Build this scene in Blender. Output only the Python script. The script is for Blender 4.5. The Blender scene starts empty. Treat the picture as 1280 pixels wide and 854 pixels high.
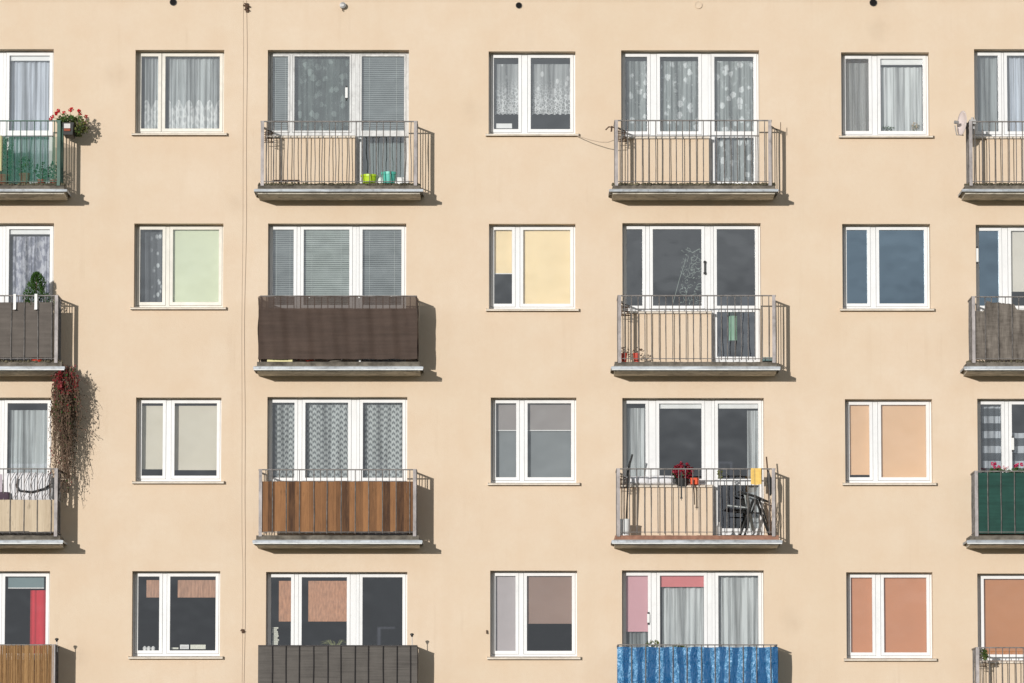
import bpy, math, random
from mathutils import Vector
random.seed(7)
S = bpy.context.scene
COL = S.collection
R = random.uniform

# ------------------------------------------------------------------ camera and measuring
F = 6345.0; DIST = 81.0; ZC = 1.7
TH = math.atan(620.0 / F)
CT, ST = math.cos(TH), math.sin(TH)

def W(u, v, y=0.0):
    """point of the vertical plane at depth y that the photograph shows at pixel (u, v)"""
    a = (u - 640.0) / F; b = (427.0 - v) / F
    dx, dy, dz = a, CT - b * ST, ST + b * CT
    t = (y + DIST) / dy
    return dx * t, ZC + dz * t
def WX(u, v, y=0.0): return W(u, v, y)[0]
def WZ(v, y=0.0): return W(640, v, y)[1]

cam = bpy.data.cameras.new('camera'); co = bpy.data.objects.new('camera', cam); COL.objects.link(co)
co.location = (0, -DIST, ZC); co.rotation_euler = (math.pi / 2 + TH, 0, 0)
cam.sensor_width = 36.0; cam.lens = F * 36.0 / 1280.0; cam.clip_start = 1.0; cam.clip_end = 3000
S.camera = co

# ------------------------------------------------------------------ materials
def lin(r, g, b):
    f = lambda c: (c / 255 / 12.92) if c / 255 <= .04045 else ((c / 255 + .055) / 1.055) ** 2.4
    return (f(r), f(g), f(b), 1)

class NT:
    def __init__(s, name):
        s.m = bpy.data.materials.new(name); s.m.use_nodes = True
        s.t = s.m.node_tree; s.t.nodes.clear()
        s.out = s.n('ShaderNodeOutputMaterial')
    def n(s, typ, **kw):
        nd = s.t.nodes.new(typ)
        for k, v in kw.items():
            if hasattr(nd, k): setattr(nd, k, v)
        return nd
    def l(s, a, b): s.t.links.new(a, b)
    def setin(s, nd, key, val):
        if hasattr(val, 'links') or hasattr(val, 'is_linked'): s.l(val, nd.inputs[key])
        else: nd.inputs[key].default_value = val
    def coord(s, scale=(1, 1, 1), kind='Object', rand=False):
        tc = s.n('ShaderNodeTexCoord'); mp = s.n('ShaderNodeMapping')
        s.l(tc.outputs[kind], mp.inputs['Vector']); mp.inputs['Scale'].default_value = scale
        if rand:
            oi = s.n('ShaderNodeObjectInfo'); ml = s.math('MULTIPLY', oi.outputs['Random'], 37.0)
            s.l(ml, mp.inputs['Location'])
        return mp.outputs[0]
    def noise(s, vec, scale=1, detail=3, rough=.55, dist=0):
        nd = s.n('ShaderNodeTexNoise'); s.l(vec, nd.inputs['Vector'])
        nd.inputs['Scale'].default_value = scale; nd.inputs['Detail'].default_value = detail
        nd.inputs['Roughness'].default_value = rough; nd.inputs['Distortion'].default_value = dist
        return nd.outputs['Fac']
    def voro(s, vec, scale=5, feature='F1', out='Distance', rnd=1.0):
        nd = s.n('ShaderNodeTexVoronoi', feature=feature); s.l(vec, nd.inputs['Vector'])
        nd.inputs['Scale'].default_value = scale; nd.inputs['Randomness'].default_value = rnd
        return nd.outputs[out]
    def math(s, op, a, b=0.0, c=None):
        nd = s.n('ShaderNodeMath', operation=op)
        s.setin(nd, 0, a); s.setin(nd, 1, b)
        if c is not None: s.setin(nd, 2, c)
        return nd.outputs[0]
    def ramp(s, fac, a, b, lo=0.0, hi=1.0):
        nd = s.n('ShaderNodeMapRange'); s.setin(nd, 'Value', fac)
        nd.inputs['From Min'].default_value = a; nd.inputs['From Max'].default_value = b
        nd.inputs['To Min'].default_value = lo; nd.inputs['To Max'].default_value = hi
        return nd.outputs[0]
    def mix(s, fac, a, b, mode='MIX'):
        nd = s.n('ShaderNodeMix', data_type='RGBA', blend_type=mode)
        s.setin(nd, 0, fac); s.setin(nd, 6, a); s.setin(nd, 7, b)
        return nd.outputs[2]
    def xyz(s, vec):
        nd = s.n('ShaderNodeSeparateXYZ'); s.l(vec, nd.inputs[0]); return nd.outputs
    def comb(s, x=0.0, y=0.0, z=0.0):
        nd = s.n('ShaderNodeCombineXYZ'); s.setin(nd, 0, x); s.setin(nd, 1, y); s.setin(nd, 2, z); return nd.outputs[0]
    def bump(s, h, strength=.2, dist=.01):
        nd = s.n('ShaderNodeBump'); s.l(h, nd.inputs['Height'])
        nd.inputs['Strength'].default_value = strength; nd.inputs['Distance'].default_value = dist
        return nd.outputs[0]
    def pbsdf(s, col, rough=.6, metal=0.0, normal=None, spec=.4, alpha=None, sub=None):
        p = s.n('ShaderNodeBsdfPrincipled'); s.setin(p, 'Base Color', col); s.setin(p, 'Roughness', rough)
        s.setin(p, 'Metallic', metal); s.setin(p, 'Specular IOR Level', spec)
        if normal is not None: s.l(normal, p.inputs['Normal'])
        if alpha is not None: s.setin(p, 'Alpha', alpha)
        return p.outputs[0]
    def done(s, sh): s.l(sh, s.out.inputs['Surface']); return s.m

def mat(name, col, rough=.6, metal=0.0, var=.12, vs=6.0, stretch=(1, 1, 1), bump=0.0, bs=40, spec=.35, dirt=0.0):
    n = NT(name); c = n.coord(stretch, rand=True)
    f = n.noise(c, vs, 4)
    a = tuple(min(1, x * (1 - var)) for x in col[:3]) + (1,); b = tuple(min(1, x * (1 + var)) for x in col[:3]) + (1,)
    cc = n.mix(n.ramp(f, .3, .7), a, b)
    if dirt:
        d = n.noise(n.coord((1, 1, 1), rand=True), 9, 6, .7)
        cc = n.mix(n.math('MULTIPLY', n.ramp(d, .5, .7), dirt), cc, (.05, .04, .03, 1))
    nm = n.bump(n.noise(c, bs, 3), bump, .01) if bump else None
    return n.done(n.pbsdf(cc, rough, metal, nm, spec))

def make_plaster():
    n = NT('plaster'); c = n.coord()
    big = n.noise(c, .32, 5, .6, .4); mid = n.noise(c, 1.6, 5, .6); st = n.noise(n.coord((2.6, 1, .12)), 1.0, 4, .6)
    col = n.mix(n.ramp(big, .3, .7), lin(213, 194, 170), lin(218, 200, 179))
    col = n.mix(n.math('MULTIPLY', n.ramp(mid, .35, .75), .6), col, lin(209, 184, 157))
    col = n.mix(n.math('MULTIPLY', n.ramp(st, .5, .75), .22), col, lin(205, 182, 156))
    sp = n.voro(c, .55); sp2 = n.noise(c, 3.0, 4)
    spot = n.math('MULTIPLY', n.ramp(sp, .16, .0), n.ramp(sp2, .35, .7))
    col = n.mix(n.math('MULTIPLY', spot, .5), col, lin(176, 156, 134))
    fine = n.noise(c, 14, 5, .7)
    col = n.mix(n.math('MULTIPLY', n.ramp(fine, .3, .75), .3), col, lin(206, 182, 154))
    dr = n.noise(n.coord((7, 1, .35)), 1.0, 5, .65); pt = n.noise(c, .9, 2)
    col = n.mix(n.math('MULTIPLY', n.math('MULTIPLY', n.ramp(dr, .56, .74), n.ramp(pt, .5, .62)), .3), col, lin(190, 166, 140))
    h = n.math('ADD', n.noise(c, 55, 3), n.math('MULTIPLY', n.noise(c, 5, 4), 1.2))
    return n.done(n.pbsdf(col, .9, 0, n.bump(h, .4, .006), .2))

def make_glass(name, tint=(.95, .96, .965, 1), refl=.15, rc=(1, 1, 1, 1), warp=.035):
    n = NT(name); c = n.coord((1, 1, 1), rand=True)
    nm = n.bump(n.noise(c, 1.3, 2), warp, .25)
    tr = n.n('ShaderNodeBsdfTransparent'); tr.inputs['Color'].default_value = tint
    gl = n.n('ShaderNodeBsdfGlossy'); gl.inputs['Roughness'].default_value = .01; gl.inputs['Color'].default_value = rc
    n.l(nm, gl.inputs['Normal'])
    lw = n.n('ShaderNodeLayerWeight'); lw.inputs['Blend'].default_value = .5
    f = n.math('ADD', n.math('MULTIPLY', n.math('POWER', lw.outputs['Facing'], 5.0), .7), refl)
    mx = n.n('ShaderNodeMixShader'); n.l(f, mx.inputs[0]); n.l(tr.outputs[0], mx.inputs[1]); n.l(gl.outputs[0], mx.inputs[2])
    return n.done(mx.outputs[0])

def make_cloth(name, col, a0=.6, a1=.95, pat=None, dense_col=None, trans=.3):
    """woven or lace cloth: cover a0 between the threads of the pattern and a1 on it"""
    n = NT(name); c = n.coord((1, 0, 1)); x, y, z = n.xyz(c)
    if pat == 'floral':
        cc = n.coord((1, 0, .8), rand=True)
        w = n.n('ShaderNodeVectorMath', operation='ADD'); n.l(cc, w.inputs[0])
        nz = n.n('ShaderNodeTexNoise'); n.l(cc, nz.inputs['Vector']); nz.inputs['Scale'].default_value = 22
        sc = n.n('ShaderNodeVectorMath', operation='SCALE'); n.l(nz.outputs['Color'], sc.inputs[0]); sc.inputs['Scale'].default_value = .06
        n.l(sc.outputs[0], w.inputs[1])
        p = n.math('MULTIPLY', n.ramp(n.voro(w.outputs[0], 7.0), .36, .26), n.ramp(n.voro(n.coord((1, 0, 1), rand=True), 45, 'DISTANCE_TO_EDGE'), .02, .14, .55, 1.0))
        st = n.ramp(n.math('ABSOLUTE', n.math('SUBTRACT', n.noise(n.coord((9, 0, 3), rand=True), 1.2, 2), .5)), .016, .004)
        p = n.math('MAXIMUM', p, n.math('MULTIPLY', st, .3))
    elif pat == 'lace':
        v = n.voro(n.coord((1, 0, .8), rand=True), 24, 'DISTANCE_TO_EDGE')
        p0 = n.ramp(v, .12, .05)
        hz = n.ramp(z, .2, .62, 1.0, .0)
        sp = n.ramp(n.voro(n.coord((1, 0, .6), rand=True), 9), .3, .2)
        p = n.math('MAXIMUM', n.math('MULTIPLY', p0, hz), n.math('MULTIPLY', sp, .7))
    elif pat == 'hem':
        v = n.voro(n.coord((1, 0, .5), rand=True), 15, 'DISTANCE_TO_EDGE')
        ed = n.math('ADD', n.math('MULTIPLY', n.math('ABSOLUTE', n.math('SINE', n.math('MULTIPLY', x, 19.0))), .16), .38)
        p = n.math('MULTIPLY', n.math('LESS_THAN', z, ed), n.ramp(v, .22, .06, .35, 1.0))
    elif pat == 'dense':
        f = n.noise(n.coord((16, 0, 7), rand=True), 1.2, 3, .6)
        p = n.ramp(f, .45, .58)
    elif pat == 'heart':
        u = n.math('DIVIDE', x, .062); par = n.math('MULTIPLY', n.math('MODULO', n.math('ADD', n.math('FLOOR', u), 100.0), 2.0), .5)
        q = n.math('ADD', n.math('ADD', n.math('DIVIDE', z, .088), par), n.math('MULTIPLY', n.math('ABSOLUTE', n.math('SINE', n.math('MULTIPLY', u, math.pi * 2))), .32))
        tri = n.math('ABSOLUTE', n.math('SUBTRACT', n.math('FRACT', q), .5))
        p = n.math('MAXIMUM', n.ramp(tri, .16, .30), n.ramp(n.math('ABSOLUTE', n.math('SINE', n.math('MULTIPLY', u, math.pi))), .3, .12, 0, .8))
    elif pat == 'check':
        p = n.math('GREATER_THAN', n.math('SINE', n.math('MULTIPLY', z, 2 * math.pi / .24)), 0.1)
    elif pat == 'side':
        sp = n.ramp(n.voro(n.coord((1, 0, .7), rand=True), 13), .42, .25)
        p = n.math('MULTIPLY', sp, n.ramp(x, -.06, .08))
    elif pat == 'weave':
        f = n.noise(n.coord((3, 0, 26), rand=True), 2.0, 3, .6)
        p = n.ramp(f, .35, .7)
    elif pat == 'band':
        p = n.math('MAXIMUM', n.ramp(n.math('ABSOLUTE', n.math('SUBTRACT', z, 1.12)), .035, .02), n.math('MULTIPLY', n.ramp(n.noise(n.coord((14, 0, 8)), 1.0, 3), .5, .62), n.math('LESS_THAN', z, 1.12)))
    else:
        p = n.ramp(n.noise(n.coord((6, 0, .6), rand=True), 1.5, 3), .35, .65)
    fo = n.noise(n.comb(n.math('MULTIPLY', x, 13.0), 0.0, n.math('MULTIPLY', z, .35)), 1.0, 3, .6)
    al = n.math('MULTIPLY', n.ramp(p, 0, 1, a0, a1), n.ramp(fo, .38, .58, .5, 1.2)); al = n.math('MINIMUM', al, 1.0)
    colr = n.mix(p, col, dense_col or col)
    d = n.n('ShaderNodeBsdfDiffuse'); n.l(colr, d.inputs['Color'])
    t = n.n('ShaderNodeBsdfTranslucent'); n.l(colr, t.inputs['Color'])
    m1 = n.n('ShaderNodeMixShader'); m1.inputs[0].default_value = trans; n.l(d.outputs[0], m1.inputs[1]); n.l(t.outputs[0], m1.inputs[2])
    tr = n.n('ShaderNodeBsdfTransparent')
    m2 = n.n('ShaderNodeMixShader'); n.l(al, m2.inputs[0]); n.l(tr.outputs[0], m2.inputs[1]); n.l(m1.outputs[0], m2.inputs[2])
    return n.done(m2.outputs[0])

def make_boards(name, c0, c1, bw, off=0.0, rough=.7):
    n = NT(name); c = n.coord(); x, y, z = n.xyz(c)
    idx = n.math('FLOOR', n.math('DIVIDE', n.math('ADD', x, off), bw))
    wn = n.n('ShaderNodeTexWhiteNoise', noise_dimensions='1D'); n.l(idx, wn.inputs['W'])
    g = n.noise(n.comb(n.math('MULTIPLY', x, 45.0), n.math('MULTIPLY', idx, 3.3), n.math('MULTIPLY', z, 2.5)), 1.0, 4, .65, .8)
    kn = n.noise(n.comb(n.math('MULTIPLY', x, 9.0), n.math('MULTIPLY', idx, 5.1), n.math('MULTIPLY', z, 3.0)), 1.0, 3, .6)
    f = n.math('ADD', n.math('MULTIPLY', wn.outputs['Value'], .6), n.math('ADD', n.math('MULTIPLY', g, .6), n.math('MULTIPLY', kn, .35)))
    col = n.mix(n.ramp(f, .4, 1.1), c0, c1)
    col = n.mix(n.math('MULTIPLY', n.ramp(kn, .62, .72), .5), col, tuple(v * .45 for v in c0[:3]) + (1,))
    return n.done(n.pbsdf(col, rough, 0, n.bump(g, .3, .004), .25))

def make_screen(name, col, hs=26, var=.25, rough=.75, streak=.5, alpha=None):
    """woven privacy screen: horizontal weft lines, rubbed and creased"""
    n = NT(name); f = n.noise(n.coord((1.2, 1.2, hs), rand=True), 1.0, 3, .6); g = n.noise(n.coord((1, 1, 1), rand=True), 3.5, 5, .65)
    fine = n.noise(n.coord((60, 60, 90), rand=True), 1.0, 2)
    k = n.math('ADD', n.math('MULTIPLY', n.ramp(f, .3, .7), streak), n.math('ADD', n.math('MULTIPLY', n.ramp(g, .3, .7), .5), n.math('MULTIPLY', fine, .35)))
    a = tuple(x * (1 - var) for x in col[:3]) + (1,); b = tuple(min(1, x * (1 + var)) for x in col[:3]) + (1,)
    cc = n.mix(n.ramp(k, .2, 1.1), a, b)
    sh = n.pbsdf(cc, rough, 0, n.bump(f, .35, .01), .25)
    if alpha is not None:
        tr = n.n('ShaderNodeBsdfTransparent'); mx = n.n('ShaderNodeMixShader')
        x, y, z = n.xyz(n.coord())
        al = alpha if not isinstance(alpha, tuple) else n.ramp(z, alpha[0], alpha[1], alpha[2], alpha[3])
        n.setin(mx, 0, al); n.l(tr.outputs[0], mx.inputs[1]); n.l(sh, mx.inputs[2]); sh = mx.outputs[0]
    return n.done(sh)

def make_tarp():
    n = NT('blue_tarpaulin'); c = n.coord(rand=False); x, y, z = n.xyz(c)
    wob = n.math('MULTIPLY', n.math('SUBTRACT', n.noise(n.coord((2.2, 1, .8)), 1.6, 4), .5), .24)
    ph = n.math('MULTIPLY', n.math('ADD', x, wob), 2 * math.pi / .216)
    s = n.math('MULTIPLY', n.ramp(n.math('SINE', ph), -.35, .15), n.ramp(n.noise(n.coord((1.3, 1, 1.6)), 2.2, 3), .3, .6, .45, 1.0))
    vo = n.noise(n.coord((30, 30, 22)), 1.0, 5, .75, 1.2)
    cr = n.ramp(vo, .48, .64)
    col = n.mix(n.math('MULTIPLY', s, n.ramp(vo, .35, .62)), lin(0, 82, 132), lin(96, 172, 220))  # pale bands: gleam of the shiny crinkles painted into the colour
    col = n.mix(n.math('MULTIPLY', cr, n.math('MULTIPLY', s, .95)), col, lin(176, 212, 244))  # brightest glints on the crinkles, also painted as colour
    return n.done(n.pbsdf(col, .32, 0, n.bump(vo, .9, .02), .5))

def make_reed():
    n = NT('reed'); c = n.coord(); x, y, z = n.xyz(c)
    idx = n.math('FLOOR', n.math('MULTIPLY', x, 95.0)); wn = n.n('ShaderNodeTexWhiteNoise', noise_dimensions='1D'); n.l(idx, wn.inputs['W'])
    g = n.noise(n.coord((60, 1, 7)), 1.0, 4, .7)
    col = n.mix(n.math('ADD', n.math('MULTIPLY', wn.outputs['Value'], .6), n.math('MULTIPLY', n.ramp(g, .3, .7), .4)), lin(98, 68, 40), lin(186, 148, 102))
    return n.done(n.pbsdf(col, .6, 0, None, .3))

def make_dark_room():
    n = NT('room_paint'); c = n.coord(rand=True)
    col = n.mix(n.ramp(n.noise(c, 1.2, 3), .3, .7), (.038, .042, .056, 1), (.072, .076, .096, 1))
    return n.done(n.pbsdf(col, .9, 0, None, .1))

PL = make_plaster()
M = dict(
    white=mat('white_window_plastic', (.76, .76, .755), .35, var=.05, vs=3, stretch=(1, 1, .5), dirt=.07),
    old=mat('weathered_white_paint', (.62, .62, .61), .6, var=.16, vs=5, stretch=(3, 1, .6), dirt=.3),
    oldcream=mat('cream_window_paint', (.72, .69, .62), .5, var=.08, vs=4, dirt=.12),
    sill=mat('painted_sheet_metal', (.66, .58, .48), .5, var=.12, vs=7, dirt=.2),
    concrete=mat('balcony_concrete', (.135, .118, .095), .9, var=.5, vs=7, bump=.6, bs=25, dirt=.55),
    soffit=mat('painted_soffit', (.6, .55, .46), .9, var=.3, vs=3, dirt=.6),
    terracotta=mat('terracotta_tiles', (.26, .13, .085), .8, var=.25, vs=12, dirt=.2),
    zinc=mat('galvanised_flashing', (.36, .385, .41), .5, metal=.2, var=.35, vs=2.5, stretch=(1, 1, 6), dirt=.5),
    lip=mat('white_metal_lip', (.66, .66, .64), .5, var=.15, vs=4, dirt=.25),
    moss=mat('moss', (.085, .075, .045), .95, var=.7, vs=6, dirt=.5),
    rail=mat('grey_railing_paint', (.165, .15, .14), .55, var=.4, vs=14, dirt=.25),
    post=mat('pale_post_paint', (.36, .325, .315), .5, var=.3, vs=10, stretch=(1, 1, .4), dirt=.4),
    darkbar=mat('dark_bar_paint', (.035, .03, .03), .6, var=.2),
    greenbar=mat('green_bar_paint', (.06, .12, .09), .5, var=.2),
    glass=make_glass('window_glass'), glassblue=make_glass('sky_tinted_window_glass', (.5, .64, .78, 1), .27, (.66, .85, 1, 1), .03),  # glassblue: blue of the reflected sky put into the glass colour
    glassdark=make_glass('old_window_glass', (.82, .87, .86, 1), .16, (1, 1, 1, 1), .05),
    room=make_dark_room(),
    black=mat('black_plastic', (.02, .02, .02), .5), hole=mat('pipe_hole_shade', (.006, .005, .005), .9),
    rust=mat('rusty_iron', (.09, .05, .03), .8, var=.4, vs=30, bump=.3),
    steel=mat('dull_steel', (.38, .37, .36), .45, metal=.4, dirt=.2), cable=mat('grey_cable', (.42, .33, .25), .7),
    wplastic=mat('white_plastic', (.75, .75, .73), .4, var=.05),
    lime=mat('lime_plastic', lin(176, 206, 40), .4, var=.05), teal=mat('teal_plastic', lin(84, 182, 165), .4, var=.05),
    redpot=mat('red_pot_plastic', lin(190, 66, 48), .5, var=.1), claypot=mat('clay_pot', lin(150, 78, 56), .8, var=.15),
    orange=mat('orange_plastic', lin(222, 84, 40), .5, var=.06), soil=mat('brown_tray', (.05, .028, .018), .8),
    leaf=mat('green_leaves', (.055, .11, .025), .55, var=.5, vs=30), leafdark=mat('conifer_needles', (.03, .08, .012), .6, var=.6, vs=25),
    leafolive=mat('olive_leaves', (.13, .14, .04), .6, var=.4, vs=30), redleaf=mat('red_creeper_leaves', (.19, .02, .022), .5, var=.5, vs=40),
    brownleaf=mat('brown_creeper_leaves', (.125, .08, .05), .7, var=.5, vs=40), stem=mat('brown_stems', (.12, .075, .05), .8, var=.3),
    redflower=mat('red_petals', (.55, .012, .02), .5, var=.35, vs=40), pinkflower=mat('pink_petals', (.55, .03, .11), .5, var=.3, vs=40),
    darkred=mat('crimson_petals', (.25, .012, .03), .5, var=.5, vs=40), roseflower=mat('pale_pink_petals', (.75, .35, .38), .5, var=.2, vs=40),
    cream=mat('cream_panel', lin(222, 212, 160), .7, var=.05), whitecloth=mat('white_cloth', (.72, .71, .72), .9, var=.08, vs=8),
    yellowcloth=mat('yellow_towel', lin(226, 188, 106), .9, var=.1, vs=20), greencloth=mat('mint_cloth', lin(150, 190, 160), .9, var=.08),
    greycloth=mat('grey_sling_fabric', (.34, .36, .35), .9, var=.25, vs=12), redcurtain=mat('red_curtain_cloth', lin(200, 50, 62), .9, var=.12, vs=4, stretch=(6, 1, .4)),
    dish=mat('dish_enamel', lin(216, 202, 198), .4, var=.06), paper=mat('cream_paper', (.7, .7, .6), .8, var=.1, vs=20),
    grass=mat('lawn', (.07, .09, .04), .95, var=.35, vs=.6), asphalt=mat('asphalt', (.05, .05, .05), .9, var=.2, vs=3),
    roofing=mat('roofing_felt', (.06, .06, .06), .9),
)
BL = {}
def blind_mat(name, rgb, var=.05):
    if name not in BL: BL[name] = mat(name, lin(*rgb), .85, var=var, vs=1.2)
    return BL[name]

# ------------------------------------------------------------------ mesh building
ORI = {}
class MB:
    def __init__(s): s.v = []; s.f = []; s.mi = []; s.cur = 0
    def add(s, vs, fs):
        o = len(s.v); s.v += [tuple(p) for p in vs]
        for f in fs: s.f.append(tuple(i + o for i in f)); s.mi.append(s.cur)
        return s
    def box(s, x0, x1, y0, y1, z0, z1):
        if x0 > x1: x0, x1 = x1, x0
        if y0 > y1: y0, y1 = y1, y0
        if z0 > z1: z0, z1 = z1, z0
        return s.add([(x0, y0, z0), (x1, y0, z0), (x1, y1, z0), (x0, y1, z0), (x0, y0, z1), (x1, y0, z1), (x1, y1, z1), (x0, y1, z1)],
              [(0, 3, 2, 1), (4, 5, 6, 7), (0, 1, 5, 4), (1, 2, 6, 5), (2, 3, 7, 6), (3, 0, 4, 7)])
    def plate(s, x0, x1, z0, z1, y0, y1, holes):
        """solid vertical plate with rectangular holes (x0,x1,z0,z1)"""
        xs = sorted({x0, x1, *[h[0] for h in holes], *[h[1] for h in holes]}); zs = sorted({z0, z1, *[h[2] for h in holes], *[h[3] for h in holes]})
        xs = [x for x in xs if x0 <= x <= x1]; zs = [z for z in zs if z0 <= z <= z1]
        def solid(i, j):
            if not (0 <= i < len(xs) - 1 and 0 <= j < len(zs) - 1): return False
            cx = (xs[i] + xs[i + 1]) / 2; cz = (zs[j] + zs[j + 1]) / 2
            return not any(h[0] < cx < h[1] and h[2] < cz < h[3] for h in holes)
        for i in range(len(xs) - 1):
            for j in range(len(zs) - 1):
                if not solid(i, j): continue
                a, b, c, d = xs[i], xs[i + 1], zs[j], zs[j + 1]
                s.add([(a, y0, c), (b, y0, c), (b, y0, d), (a, y0, d)], [(0, 1, 2, 3)])
                s.add([(a, y1, c), (b, y1, c), (b, y1, d), (a, y1, d)], [(3, 2, 1, 0)])
                if not solid(i - 1, j): s.add([(a, y0, c), (a, y0, d), (a, y1, d), (a, y1, c)], [(0, 1, 2, 3)])
                if not solid(i + 1, j): s.add([(b, y0, c), (b, y0, d), (b, y1, d), (b, y1, c)], [(3, 2, 1, 0)])
                if not solid(i, j - 1): s.add([(a, y0, c), (b, y0, c), (b, y1, c), (a, y1, c)], [(3, 2, 1, 0)])
                if not solid(i, j + 1): s.add([(a, y0, d), (b, y0, d), (b, y1, d), (a, y1, d)], [(0, 1, 2, 3)])
        return s
    def tube(s, pts, r, n=6, cap=True):
        pts = [Vector(p) for p in pts]; rr = r if isinstance(r, (list, tuple)) else [r] * len(pts); base = len(s.v); vs = []; fs = []
        up = None
        for i, p in enumerate(pts):
            d = (pts[min(i + 1, len(pts) - 1)] - pts[max(i - 1, 0)]).normalized()
            if up is None: up = d.orthogonal().normalized()
            a = (up - d * up.dot(d))
            a = a.normalized() if a.length > 1e-6 else d.orthogonal().normalized()
            up = a; b = d.cross(a)
            for k in range(n):
                t = 2 * math.pi * k / n; vs.append(p + (a * math.cos(t) + b * math.sin(t)) * rr[i])
        for i in range(len(pts) - 1):
            for k in range(n):
                fs.append((i * n + k, i * n + (k + 1) % n, (i + 1) * n + (k + 1) % n, (i + 1) * n + k))
        if cap: fs.append(tuple(range(n))[::-1]); fs.append(tuple((len(pts) - 1) * n + k for k in range(n)))
        return s.add(vs, fs)
    def lathe(s, cx, cy, prof, n=16):
        vs = []; fs = []
        for r, z in prof:
            for k in range(n): t = 2 * math.pi * k / n; vs.append((cx + r * math.cos(t), cy + r * math.sin(t), z))
        for i in range(len(prof) - 1):
            for k in range(n): fs.append((i * n + k, i * n + (k + 1) % n, (i + 1) * n + (k + 1) % n, (i + 1) * n + k))
        fs.append(tuple(range(n))[::-1])
        return s.add(vs, fs)
    def sheet(s, x0, x1, z0, z1, nx, nz, fy, fz=None, flat=None):
        vs = []; fs = []
        for j in range(nz + 1):
            for i in range(nx + 1):
                a, b = i / nx, j / nz; x = x0 + (x1 - x0) * a; z = z0 + (z1 - z0) * b
                if fz: z = fz(a, b, z)
                vs.append((x, fy(x, z), z))
        for j in range(nz):
            for i in range(nx): k = j * (nx + 1) + i; fs.append((k, k + 1, k + nx + 2, k + nx + 1))
        return s.add(vs, fs)
    def leaf(s, p, size, asp=.6, d=None):
        d = Vector(d) if d else Vector((R(-1, 1), R(-1, 1), R(-1, 1)))
        d = d.normalized() if d.length > 1e-3 else Vector((0, 0, 1))
        e = d.cross(Vector((R(-1, 1), R(-1, 1), R(-1, 1)))); e = e.normalized() if e.length > 1e-4 else d.orthogonal().normalized()
        n = d.cross(e); p = Vector(p)
        return s.add([p - d * size * .5, p + e * size * asp * .5 + n * size * .1, p + d * size * .5, p - e * size * asp * .5 + n * size * .1], [(0, 1, 2, 3)])
    def build(s, name, mats, parent=None, smooth=False, origin=None):
        if not isinstance(mats, (list, tuple)): mats = [mats]
        if origin is None:
            xs = [p[0] for p in s.v]; ys = [p[1] for p in s.v]; zs = [p[2] for p in s.v]
            origin = ((min(xs) + max(xs)) / 2, (min(ys) + max(ys)) / 2, min(zs))
        me = bpy.data.meshes.new(name)
        me.from_pydata([(p[0] - origin[0], p[1] - origin[1], p[2] - origin[2]) for p in s.v], [], s.f)
        for m in mats: me.materials.append(m)
        if len(mats) > 1: me.polygons.foreach_set('material_index', s.mi)
        if smooth: me.polygons.foreach_set('use_smooth', [True] * len(s.f))
        me.update()
        o = bpy.data.objects.new(name, me); COL.objects.link(o)
        place(o, origin, parent)
        return o

def place(o, origin, parent=None):
    ORI[o.name] = Vector(origin)
    if parent is not None:
        o.parent = parent; o.location = Vector(origin) - ORI[parent.name]
    else: o.location = origin

def tag(o, label, cat, group=None, kind=None):
    if label: o['label'] = label
    if cat: o['category'] = cat
    if group: o['group'] = group
    if kind: o['kind'] = kind
    return o
def empty(name, loc, label, cat, group=None):
    o = bpy.data.objects.new(name, None); COL.objects.link(o); place(o, loc); o.empty_display_size = .2
    return tag(o, label, cat, group)

# ------------------------------------------------------------------ ground, building body
g = MB(); g.add([(-900, -1500, 0), (900, -1500, 0), (900, 900, 0), (-900, 900, 0)], [(0, 1, 2, 3)]); tag(g.build('ground', M['grass']), None, None, kind='structure')
g = MB(); g.box(-60, 60, -9, -5.5, 0, .12); tag(g.build('path', M['asphalt']), None, None, kind='structure')

bld = empty('apartment_building', (0, 5, 0), 'cream plastered apartment block with rows of white windows and small railed balconies', 'building')

GY = .19                                  # recess of the frames
# two-sash windows: opening u0,u1,v0(top),v1(bottom of frame); right edge of first pane, left edge of second
WIN = {
    (2, 1): (169, 280, 62.5, 168, 197.6, 206.5), (2, 2): (167.5, 279, 279.5, 385, 203, 216), (2, 3): (169.6, 276.5, 497, 602, 203.4, 218), (2, 4): (165, 275, 714, 820.5, 199, 212.5),
    (4, 1): (610.8, 719.3, 64.4, 168.7, 648, 663.4), (4, 2): (611.2, 719.3, 279.9, 387, 640, 654), (4, 3): (613.4, 720.5, 497, 604, 645.3, 659.4), (4, 4): (612.7, 721.5, 713.4, 821, 644.4, 658.6),
    (6, 1): (1051.6, 1161.5, 65.5, 171, 1086, 1100.7), (6, 2): (1053, 1163, 280, 386.7, 1084, 1099), (6, 3): (1056.4, 1165.5, 499, 604, 1087, 1101.4), (6, 4): (1058, 1166, 715.4, 823, 1090.5, 1105),
}
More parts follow.
